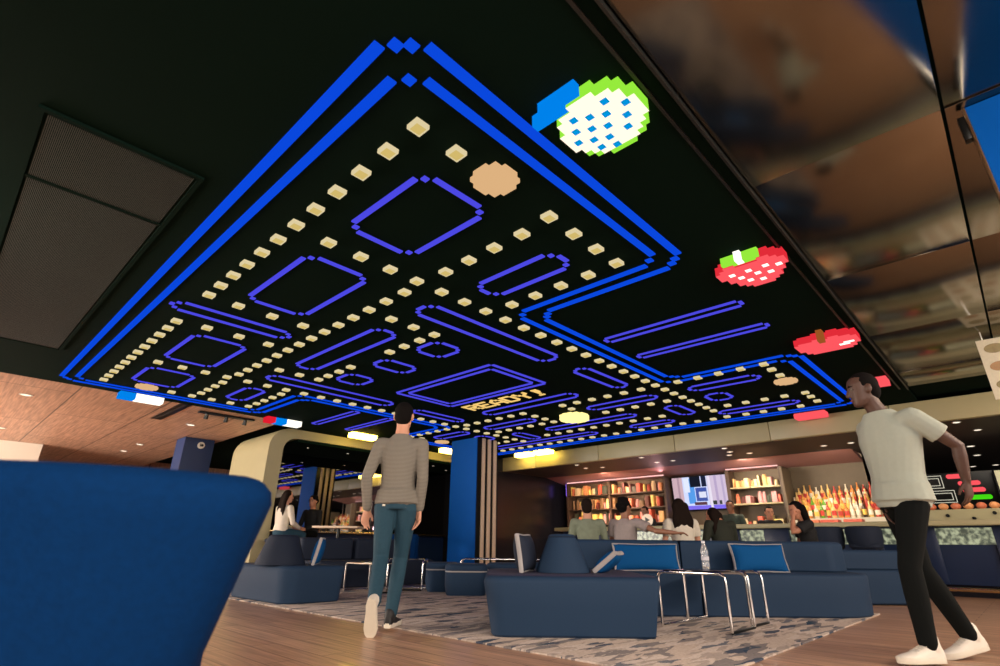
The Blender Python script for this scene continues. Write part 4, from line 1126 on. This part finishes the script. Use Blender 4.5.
def remeshed(name, mb, vox, sm=4, fac=0.5):
    me = mb.mesh(name, 0)
    o = bpy.data.objects.new('tmp_body', me); C.objects.link(o)
    r = o.modifiers.new('r', 'REMESH'); r.mode = 'VOXEL'; r.voxel_size = vox
    s = o.modifiers.new('s', 'SMOOTH'); s.iterations = sm; s.factor = fac
    dg = bpy.context.evaluated_depsgraph_get(); dg.update()
    me2 = bpy.data.meshes.new_from_object(o.evaluated_get(dg), preserve_all_data_layers=False, depsgraph=dg)
    bpy.data.objects.remove(o); bpy.data.meshes.remove(me)
    me2.name = name; me2.shade_smooth()
    return me2
def head_into(mb, T):
    prof = [(-.115, .026, .072, .022), (-.103, .042, .086, -.012), (-.075, .057, .088, -.05), (-.03, .066, .088, -.075), (0, .072, .086, -.09), (.04, .0755, .088, -.097), (.075, .069, .074, -.09), (.10, .050, .044, -.064), (.115, .020, .010, -.03)]
    b = MB(); rg = []
    for z, w_, yf, yb in prof:
        yc = (yf+yb)/2; hl = (yf-yb)/2
        rg.append([(w_*math.copysign(abs(math.cos(2*PI*k/18))**0.9, math.cos(2*PI*k/18)), yc + hl*math.sin(2*PI*k/18), z) for k in range(18)])
    b.rings(rg); mb.merge(b, T)
    b = MB(); loft(b, [(0, .083, .018), (0, .096, -.012), (0, .103, -.030)], [.010, .012, .0155], (1, 0, 0), 8); mb.merge(b, T)
    for s in (-1, 1):
        b = MB(); b.ell((s*.076, -.010, -.008), (.013, .022, .032), Euler((0.2, 0, s*0.35)).to_matrix(), 10, 7); mb.merge(b, T)
    b = MB(); b.ell((0, .080, -.066), (.022, .014, .010), None, 10, 6); mb.merge(b, T)
def hand_into(mb, wr, d, nrm, thumb, curl=0.35, k=1.0):
    # wr wrist, d pointing direction, nrm direction the palm faces, thumb side direction
    d = Vector(d).normalized(); nrm = Vector(nrm); nrm = (nrm - d*nrm.dot(d)).normalized(); th = Vector(thumb); th = (th - d*th.dot(d) - nrm*th.dot(nrm)).normalized()
    wr = Vector(wr)
    loft(mb, [wr - d*.01, wr + d*.03*k, wr + d*.065*k, wr + d*.088*k], [(.025*k, .018*k), (.034*k, .017*k), (.040*k, .015*k), (.039*k, .012*k)], th, 12)
    for i, (ln, off) in enumerate(((.070, .031), (.080, .0105), (.074, -.0105), (.056, -.031))):
        a = wr + d*(.088 - (.006 if i in (0, 3) else 0))*k + th*off*k
        dirn = (d + th*off*1.6).normalized(); c = curl*(1+0.12*i)
        p = [a]; q = dirn
        for seg, f in enumerate((.45, .32, .23)):
            q = (q*math.cos(c) + nrm*math.sin(c)).normalized(); p.append(p[-1] + q*ln*k*f)
        loft(mb, p, [.0088*k, .0084*k, .0076*k, .0066*k], th, 8)
    a = wr + d*.022*k + th*.027*k + nrm*.006*k
    p1 = a + (d*0.75 + th*0.62 + nrm*.25).normalized()*.038*k; p2 = p1 + (d*0.95 + th*0.22 + nrm*.3).normalized()*.030*k
    loft(mb, [a, p1, p2], [.0125*k, .0105*k, .0085*k], nrm, 8)
def torso_into(mb, J, off=0.0, z_from=0, wide=1.0, neck=True):
    pel, che, nb = J['pel'], J['che'], J['nb']; rx, cx = J['rx'], J['cx']
    up = (che - pel).normalized()
    pts = [pel - up*.07, pel, pel.lerp(che, .38), pel.lerp(che, .72), che, che.lerp(nb, .45), che.lerp(nb, .80), nb]
    rad = [(.135, .10), (.163, .112), (.140, .100), (.152, .108), (.168, .112), (.150, .094), (.098, .070), (.060, .058)]
    axs = [rx, rx, rx.lerp(cx, .4), rx.lerp(cx, .75), cx, cx, cx, cx]
    if z_from: pts, rad, axs = pts[z_from:], rad[z_from:], axs[z_from:]
    n = 20; rg = []
    for i, p in enumerate(pts):
        t_ = (pts[min(i+1, len(pts)-1)] - pts[max(i-1, 0)]).normalized(); u = axs[i]; u = (u - t_*u.dot(t_)).normalized(); v = t_.cross(u)
        a, b_ = rad[i]; a = a*J.get('bulk', 1)*(wide if i < 3 else 1) + off; b_ = b_*J.get('bulk', 1) + off
        rg.append([p + u*a*math.copysign(abs(math.cos(2*PI*k/n))**.85, math.cos(2*PI*k/n)) + v*b_*math.sin(2*PI*k/n) for k in range(n)])
    mb.rings(rg)
def shoe(parent, an, d, up, upper, sole, high=False, k=1.0):
    d = Vector(d).normalized(); up = Vector(up); up = (up - d*up.dot(d)).normalized(); sd = d.cross(up)
    o = Vector(an) - up*.085*k
    def pt(l, s, h): return o + d*l*k + sd*s*k + up*h*k
    secs = [(-.072, .022, .055), (-.066, .031, .088), (-.03, .036, .105 if high else .092), (.02, .038, .100 if high else .085), (.07, .042, .074), (.12, .047, .056), (.165, .043, .046), (.195, .030, .038), (.208, .012, .030)]
    b = MB(); rg = []
    for l, hw, hh in secs:
        rg.append([pt(l, hw*math.cos(a), .022 + (hh-.022)*max(0, math.sin(a))**.75) for a in [PI*q/9 for q in range(10)]] + [pt(l, -hw*.7, .018), pt(l, hw*.7, .018)])
    b.rings(rg); loft(b, [pt(-.022, 0, .07), pt(-.018, 0, .125 if high else .10)], [(.041*k, .046*k), (.040*k, .044*k)], sd, 12)
    s_ = link('shoe', remeshed('shoe', b, .006, 3), upper, parent)
    out = [(-.078, 0), (-.068, .026), (-.03, .037), (.03, .037), (.09, .045), (.14, .049), (.18, .041), (.208, .018), (.213, 0)]
    out = out + [(l, -w_) for l, w_ in reversed(out[1:-1])]
    b = MB(); b.rings([[pt(l, w_*f, h_) for l, w_ in out] for f, h_ in ((.94, 0.0), (1.0, .006), (1.02, .024), (.96, .032))]); obj('sole', b, sole, s_, smooth=50)
    b = MB()
    for q in range(4): b.tube([pt(.035+.022*q, -.026, .084-.009*q), pt(.035+.022*q, 0, .096-.010*q), pt(.035+.022*q, .026, .084-.009*q)], .0032*k, 6)
    obj('laces', b, sole, s_, smooth=50)
SK = {'fair': mat('fair_skin', rgb(206, 150, 122), 0.55, var=.05), 'brown': mat('brown_skin', rgb(142, 96, 72), 0.5, var=.05), 'dark': mat('dark_brown_skin', rgb(84, 58, 46), 0.5, var=.05), 'tan': mat('tan_skin', rgb(188, 128, 98), 0.55, var=.05)}
m_hair = mat('black_hair', rgb(16, 13, 12), 0.85, spec=0.1, var=.3, scale=90, bump=.3); m_hairb = mat('dark_brown_hair', rgb(30, 21, 16), 0.85, spec=0.1, var=.3, scale=90, bump=.3)
m_eye = mat('eye_white', rgb(120, 112, 104), 0.6, spec=0.1); m_iris = mat('eye_iris', rgb(30, 22, 18), 0.2); m_lip = mat('lip', rgb(150, 84, 76), 0.5)
def person(label, loc, rotz, J, skin, top, sleeves, bottom, shoes, hair, hairstyle='short', vox=.008, face=True, group=None, high=False, shirt_off=.012, hand_curl=.35, s=1.0):
    t = thing('person', label, 'person', loc, rotz, group)
    J = {k: (v if isinstance(v, (int, float)) else Vector(v)) for k, v in J.items()}
    J.setdefault('rx', vec(1, 0, 0)); J.setdefault('cx', J['rx'])
    hy, hp, hr = J.get('hrot', vec(0, 0, 0))
    HT = Matrix.Translation(J['hd']) @ Euler((hp, hr, hy), 'XYZ').to_matrix().to_4x4() @ Matrix.Scale(s, 4)
    b = MB(); torso_into(b, J); head_into(b, HT)
    nk = HT @ vec(0, -.012, -.06)
    loft(b, [J['che'].lerp(J['nb'], .85), J['nb'], J['nb'].lerp(nk, .5), nk], [(.075, .062), (.060, .058), .054, .056], J['cx'], 14)
    fwdc = J['cx'].cross(vec(0, 0, 1)) * -1
    for S_ in 'LR':
        sg = -1 if S_ == 'L' else 1
        sh, el, wr = J['sh'+S_], J['el'+S_], J['wr'+S_]
        loft(b, [J['che'].lerp(J['nb'], .45) + J['cx']*sg*.08, sh], [.062, .055], (0, 0, 1), 12)
        loft(b, [sh, sh.lerp(el, .35), sh.lerp(el, .8), el, el.lerp(wr, .3), el.lerp(wr, .75), wr], [.052, .047, .039, .037, .038, .030, (.027, .021)], J['cx'], 12)
        hdn = J.get('hd'+S_+'_dir', (wr-el).normalized()); nrm = J.get('hd'+S_+'_n', J['cx']*-sg); thb = J.get('hd'+S_+'_t', vec(0, 1, 0))
        hand_into(b, wr, hdn, nrm, thb, hand_curl)
        hp_, kn, an = J['hp'+S_], J['kn'+S_], J['an'+S_]
        loft(b, [hp_, hp_.lerp(kn, .4), hp_.lerp(kn, .85), kn, kn.lerp(an, .35), kn.lerp(an, .8), an], [.085, .074, .056, .052, .053, .038, .034], J['rx'], 12)
        ft = J['ft'+S_]
        loft(b, [an, an - vec(0, 0, .035) + ft*.03, an - vec(0, 0, .05) + ft*.13], [.030, (.026, .022), (.024, .012)], J['rx'], 10)
    link('body', remeshed('body', b, vox, 4), SK[skin], t)
    # trousers
    b = MB(); torso_into({'x': 0} and b, {**J}, .012) if False else None
    pel = J['pel']; up = (J['che']-pel).normalized()
    loft(b, [pel - up*.075, pel - up*.02, pel + up*.04, pel + up*.075], [(.150*J.get('bulk', 1), .118*J.get('bulk', 1)), (.178*J.get('bulk', 1), .128*J.get('bulk', 1)), (.165*J.get('bulk', 1), .115*J.get('bulk', 1)), (.140*J.get('bulk', 1), .095*J.get('bulk', 1))], J['rx'], 18, False)
    lk = J.get('leg', 1.0)
    for S_ in 'LR':
        hp_, kn, an = J['hp'+S_], J['kn'+S_], J['an'+S_]
        loft(b, [hp_, hp_.lerp(kn, .4), hp_.lerp(kn, .85), kn, kn.lerp(an, .35), kn.lerp(an, .8), kn.lerp(an, .97)], [.100*lk, .087*lk, .069*lk, .066*lk, .067*lk, .056*lk, .054*lk], J['rx'], 14, True)
    link('trousers', remeshed('trousers', b, max(vox, .008), 3), bottom, t)
    # top
    b = MB(); torso_into(b, J, shirt_off, 1 if J.get('hem', 0) == 0 else 0, 1.02)
    if J.get('hem', 0): 
        loft(b, [pel - up*.03, pel + up*.08], [(.203*J.get('bulk', 1), .152*J.get('bulk', 1)), (.186*J.get('bulk', 1), .136*J.get('bulk', 1))], J['rx'], 18, False)
    for S_ in 'LR':
        sg = -1 if S_ == 'L' else 1
        sh, el, wr = J['sh'+S_], J['el'+S_], J['wr'+S_]
        loft(b, [J['che'].lerp(J['nb'], .42) + J['cx']*sg*.07, sh], [.076, .059], (0, 0, 1), 12)
        if sleeves == 'long': loft(b, [sh, sh.lerp(el, .35), sh.lerp(el, .8), el, el.lerp(wr, .3), el.lerp(wr, .75), el.lerp(wr, .94)], [.058, .055, .049, .047, .046, .040, .038], J['cx'], 12)
        else: loft(b, [sh, sh.lerp(el, .35), sh.lerp(el, .62)], [.062, .066, .070], J['cx'], 12, False)
    link('shirt', remeshed('shirt', b, max(vox, .008), 3), top, t)
    for S_ in 'LR':
        if shoes: shoe(t, J['an'+S_], J['ft'+S_], J.get('fu'+S_, vec(0, 0, 1)), shoes[0], shoes[1], high)
    # hair
    b = MB(); q = MB(); q.ell((0, -.016, .036), (.080, .094, .088), None, 20, 13)
    q.ell((0, -.045, -.005), (.074, .062, .085), None, 16, 10)
    if hairstyle == 'curly':
        r9 = random.Random(3)
        for k in range(34):
            a = r9.uniform(0, 2*PI); z = r9.uniform(-.02, .12); rr = .082*math.sqrt(max(0.05, 1-(z-.03)**2/.0085))
            y = -.02+rr*1.1*math.sin(a)
            if y > .05 and z < .06: continue
            q.ell((rr*math.cos(a), y, z), (.03, .03, .03), None, 8, 6)
    b.merge(q, HT)
    if hairstyle in ('long', 'wavy'):
        bk = -J['cx'].cross(vec(0, 0, 1)) * -1
        back = vec(0, 0, 0) - (HT.to_3x3() @ vec(0, 1, 0)).normalized()
        back.z = 0; back.normalize()
        p0 = HT @ vec(0, -.05, .02); side = (HT.to_3x3() @ vec(1, 0, 0)).normalized()
        L = J.get('hairlen', .42)
        for off, ln in ((0, 1.0), (-.045, .93), (.045, .95), (-.075, .8), (.075, .82)):
            c = p0 + side*off
            loft(b, [c, c + back*.035 - vec(0, 0, L*.35*ln), c + back*.055 + side*off*.5 - vec(0, 0, L*.7*ln), c + back*.05 + side*off*.6 - vec(0, 0, L*ln)], [(.045, .05), (.046, .036), (.044, .030), (.020, .015)], side, 10)
    link('hair', remeshed('hair', b, max(vox, .008), 2), hair, t)
    if face:
        for sx in (-1, 1):
            b = MB(); b.ell((sx*.031, .080, .006), (.0135, .009, .0085), None, 10, 6); bm2 = MB(); bm2.merge(b, HT); e = obj('eye', bm2, m_eye, t, smooth=60)
            b = MB(); b.ell((sx*.031, .0875, .006), (.0055, .003, .0055), None, 8, 6); bm2 = MB(); bm2.merge(b, HT); obj('iris', bm2, m_iris, e, smooth=60)
            b = MB(); b.tube([(sx*.014, .090, .026), (sx*.032, .090, .031), (sx*.050, .078, .025)], [.003, .0045, .003], 6); bm2 = MB(); bm2.merge(b, HT); obj('eyebrow', bm2, hair, t, smooth=60)
        b = MB(); b.ell((0, .0925, -.066), (.021, .004, .006), None, 10, 6); bm2 = MB(); bm2.merge(b, HT); obj('mouth', bm2, m_lip, t, smooth=60)
    return t, HT

m_stripe = stripe_mat('grey_striped_knit', rgb(138, 132, 120), rgb(100, 96, 90), 0.0105)
m_jeans = mat('teal_denim', rgb(27, 63, 80), 0.85, var=.16, scale=70, bump=.1)
m_blacktr = mat('black_trousers', rgb(13, 16, 15), 0.9, spec=0.15, var=.1, scale=80)
m_tee = mat('off_white_cotton', rgb(166, 172, 158), 0.85, var=.05, scale=40)
m_shoew = mat('white_shoe', rgb(226, 218, 204), 0.6, var=.03); m_shoeb = mat('black_shoe', rgb(26, 26, 28), 0.6); m_solew = mat('white_rubber', rgb(222, 214, 196), 0.6, var=.04)
m_teegrey = mat('grey_mauve_cotton', rgb(150, 138, 134), 0.85); m_jacket = mat('sage_grey_jacket', rgb(120, 128, 108), 0.85, var=.25, scale=18)
m_creamtop = mat('cream_top', rgb(216, 206, 188), 0.85); m_dkgreen = mat('dark_green_jacket', rgb(34, 38, 26), 0.85); m_dkshirt = mat('dark_patterned_shirt', rgb(50, 62, 52), 0.8, var=.6, scale=20); m_blk = mat('black_shirt', rgb(18, 18, 20), 0.85)

# walking man seen from behind, toes of the left foot pushing off
def walker():
    J = dict(pel=(0.03, 0.02, 0.93), che=(0.025, 0.03, 1.28), nb=(0.03, 0.02, 1.47), hd=(0.03, 0.045, 1.63), hrot=(0, 0, 0),
             shL=(-.145, .02, 1.385), elL=(-.215, -.06, 1.10), wrL=(-.205, 0.02, 0.86), shR=(.205, .03, 1.385), elR=(.235, -.03, 1.10), wrR=(.215, .03, 0.86),
             hpL=(-.055, .01, .88), hpR=(.115, .03, .88), knL=(-.06, .02, .49), anL=(-.03, -.235, .205), knR=(.07, .16, .50), anR=(.035, .115, .097),
             ftL=(-.03, .40, -.92), fuL=(0, .92, .40), ftR=(.12, .99, 0), bulk=.90, leg=.92, hem=1,
             hdL_dir=(-.1, -.05, -1), hdL_n=(.7, -.6, 0), hdL_t=(.6, .8, 0), hdR_n=(-.8, -.5, 0), hdR_t=(-.5, .85, 0), hdR_dir=(0, .05, -1))
    t, HT = person('man walking away in a grey striped long sleeved top and teal jeans', S(-0.855, 4.46, 0.012), ANG, J, 'fair', m_stripe, 'long', m_jeans, None, m_hair, 'short', .0055, False)
    J = {k: (Vector(v) if isinstance(v, tuple) else v) for k, v in J.items()}
    shoe(t, J['anL'], J['ftL'], J['fuL'], m_shoew, m_solew); shoe(t, J['anR'], J['ftR'], (0, 0, 1), m_shoeb, m_solew)
    b = MB(); b.cbox((-.045, -.118, .885), (.022, .004, .014), .001); obj('jeans_tab', b, m_solew, t)
walker()
# man in white shirt striding to the left
def strider():
    J = dict(pel=(0.0, 0.03, 0.93), che=(-.01, 0.02, 1.29), nb=(-.01, 0.05, 1.49), hd=(-.01, .115, 1.645), hrot=(-.25, -.12, 0), cx=(.94, .34, 0),
             shL=(-.19, -.03, 1.42), elL=(-.235, -.235, 1.22), wrL=(-.20, -.25, 1.01), shR=(.150, .05, 1.405), elR=(.16, .0, 1.14), wrR=(.12, .05, .90),
             hpL=(-.088, .04, .89), hpR=(.088, .02, .89), knL=(-.085, .16, .51), anL=(-.085, .17, .097), knR=(.09, -.04, .50), anR=(.095, -.225, .125),
             ftL=(-.1, .99, 0), ftR=(-.02, .97, -.2), fuR=(0, .2, .97), hem=1, bulk=1.02, leg=.93)
    t, HT = person('man in an off-white T-shirt and black trousers striding past in white sneakers', S(2.66, 3.56, 0.0), math.radians(43.65), J, 'dark', m_tee, 'short', m_blacktr, (m_shoew, m_solew), m_hair, 'short', .0055, True, None, True, .022)
strider()

def seated(label, loc, rotz, skin, top, sleeves, bottom, hair, style, seat=.40, lean=0.0, hrot=(0, 0, 0), arms=None, vox=.012, face=True, shoes=None, turn=0.0, bulk=.95, hairlen=.42, head_off=(0, 0, 0), group=None, legyaw=0.0):
    z0 = seat + .115; sl = .08 if seat < .5 else .04
    cx = vec(math.cos(turn), math.sin(turn), 0)
    ly = lean
    che = vec(0, ly*.35, z0 + .36 - sl*.6); nb = vec(0, ly*.5 - .0, z0 + .54 - sl); hd = nb + vec(0, .02 + ly*.1, .155) + Vector(head_off)
    J = dict(pel=vec(0, 0, z0 + .02), che=che, nb=nb, hd=hd, hrot=hrot, cx=cx, hairlen=hairlen,
             shL=che + vec(0, 0, .10) - cx*.185, shR=che + vec(0, 0, .10) + cx*.185,
             hpL=vec(-.09, .02, z0 - .02), hpR=vec(.09, .02, z0 - .02), knL=vec(-.11, .43, seat + .10), knR=vec(.11, .43, seat + .10), anL=vec(-.11, .46, .10), anR=vec(.11, .46, .10),
             ftL=vec(-.1, 1, 0), ftR=vec(.1, 1, 0), bulk=bulk)
    if seat > .55:
        J['anL'] = vec(-.10, .40, .10+.18); J['anR'] = vec(.10, .40, .10+.18)
    J['elL'] = J['shL'] + vec(-.06, .05, -.27); J['wrL'] = vec(-.12, .32, seat + .20)
    J['elR'] = J['shR'] + vec(.06, .05, -.27); J['wrR'] = vec(.12, .32, seat + .20)
    if legyaw:
        Q = Matrix.Rotation(legyaw, 3, 'Z')
        for k_ in ('hpL', 'hpR', 'knL', 'knR', 'anL', 'anR', 'ftL', 'ftR'): J[k_] = Q @ J[k_]
        J['rx'] = Q @ vec(1, 0, 0)
    if arms: J.update({k: Vector(v) for k, v in arms.items()})
    return person(label, loc, rotz, J, skin, top, sleeves, bottom, shoes or (m_shoeb, m_solew), hair, style, vox, face, group)
DD = 7.62
seated('man with black curly hair in a grey T-shirt, arm along the sofa back', S(1.72, DD, 0.012), ANG - .75, 'brown', m_teegrey, 'short', m_blacktr, m_hair, 'curly', .388, .06, (-.25, -.05, 0),
       dict(elR=(.46, .0, .80), wrR=(.66, .20, .78), hdR_dir=(.7, .7, 0), hdR_n=(0, 0, -1), hdR_t=(-.7, .7, 0)), hairlen=.3, legyaw=.75)
seated('woman with long dark hair in a cream top seen from behind', S(2.54, DD+.1, 0.012), ANG + .1, 'fair', m_creamtop, 'short', m_jeans, m_hairb, 'long', .40, .03, (0, 0, 0), hairlen=.36)
seated('person in a dark green jacket beside the long haired woman in cream', S(3.12, DD+.12, 0.012), ANG + .25, 'tan', m_dkgreen, 'long', m_blacktr, m_hairb, 'long', .388, .16, (0.3, 0, 0), hairlen=.34, head_off=(-.05, .02, -.10))
seated('person with short dark hair in a sage grey jacket, leftmost on the sofa', S(1.24, DD+.1, 0.012), ANG - .1, 'fair', m_jacket, 'long', m_blacktr, m_hairb, 'short', .388, .02, (0, .1, 0), bulk=.88)
seated('woman with long black wavy hair leaning her cheek on her hand', S(4.24, DD, 0.012), ANG + 1.35, 'tan', m_blk, 'short', m_blacktr, m_hair, 'wavy', .388, .10, (.25, -.30, 0),
       dict(elL=(-.20, .26, .80), wrL=(-.10, .20, 1.0), hdL_dir=(.2, -.1, 1), hdL_n=(.6, -.7, 0), hdL_t=(.4, -.6, .6)), hairlen=.46, head_off=(-.02, .04, -.02), legyaw=-1.35)
seated('woman with long dark hair in a cream blouse on a stool by the portal', S(-4.12, 10.64, 0.0), ANG - .6, 'fair', m_creamtop, 'long', m_jeans, m_hairb, 'long', .70, .06, (-.2, 0, 0), hairlen=.46)
seated('person dressed in black facing the woman in cream across the high table', S(-3.97, 11.92, 0.0), ANG + PI - .35, 'tan', m_blk, 'long', m_blacktr, m_hair, 'curly', .70, .05, (.1, -.05, 0))
def stander(label, x, y, rotz, top, skin, hair, style, hgt):
    k = hgt/1.76
    J = dict(pel=(0, 0, .93*k), che=(0, .05, 1.28*k), nb=(0, .08, 1.47*k), hd=(0, .12, 1.63*k), hrot=(.1, -.15, 0), shL=(-.18, .06, 1.39*k), shR=(.18, .06, 1.39*k),
             elL=(-.26, .10, 1.12*k), elR=(.26, .10, 1.12*k), wrL=(-.15, .26, 1.02*k), wrR=(.15, .26, 1.02*k), hpL=(-.088, 0, .88*k), hpR=(.088, 0, .88*k), knL=(-.1, .01, .5*k), knR=(.1, .01, .5*k), anL=(-.1, -.02, .097), anR=(.1, -.02, .097), ftL=(-.2, 1, 0), ftR=(.2, 1, 0), bulk=.95)
    person(label, (x, y, 0), rotz, J, skin, top, 'long', m_blacktr, (m_shoeb, m_solew), hair, style, .011, True, None)
stander('bartender in a dark patterned shirt standing behind the bar under the television', 11.9, 4.48, PI/2, m_dkshirt, 'brown', m_hair, 'short', 1.56)
stander('person in black bending behind the bar beside the patterned shirt bartender', 11.95, 3.80, PI/2+.5, m_blk, 'tan', m_hair, 'short', 1.40)
stander('bartender in black standing behind the round play button sign', 11.95, 6.48, PI/2-.2, m_blk, 'brown', m_hair, 'short', 1.52)
# round sign with a dark triangle on the bar
t = thing('round_sign', 'round pale sign with a dark play triangle standing on the bar', 'sign', (11.0, 6.0, 1.031), 0)
obj('stand', MB().box(-.04, .04, -.06, .06, 0, .02, .004), m_blackmetal, t)
b = MB(); b.tube([(0.012, 0, .145), (-0.012, 0, .145)], .125, 28); obj('disc', b, em('sign_disc_glow', rgb(255, 222, 190), 0.95), t, smooth=40)
b = MB(); b.rings([[(x_, y, z) for y, z in ((.045, .205), (.045, .085), (-.065, .145))] for x_ in (-.017, -.0125)]); obj('play_triangle', b, m_blackmetal, t, smooth=0)
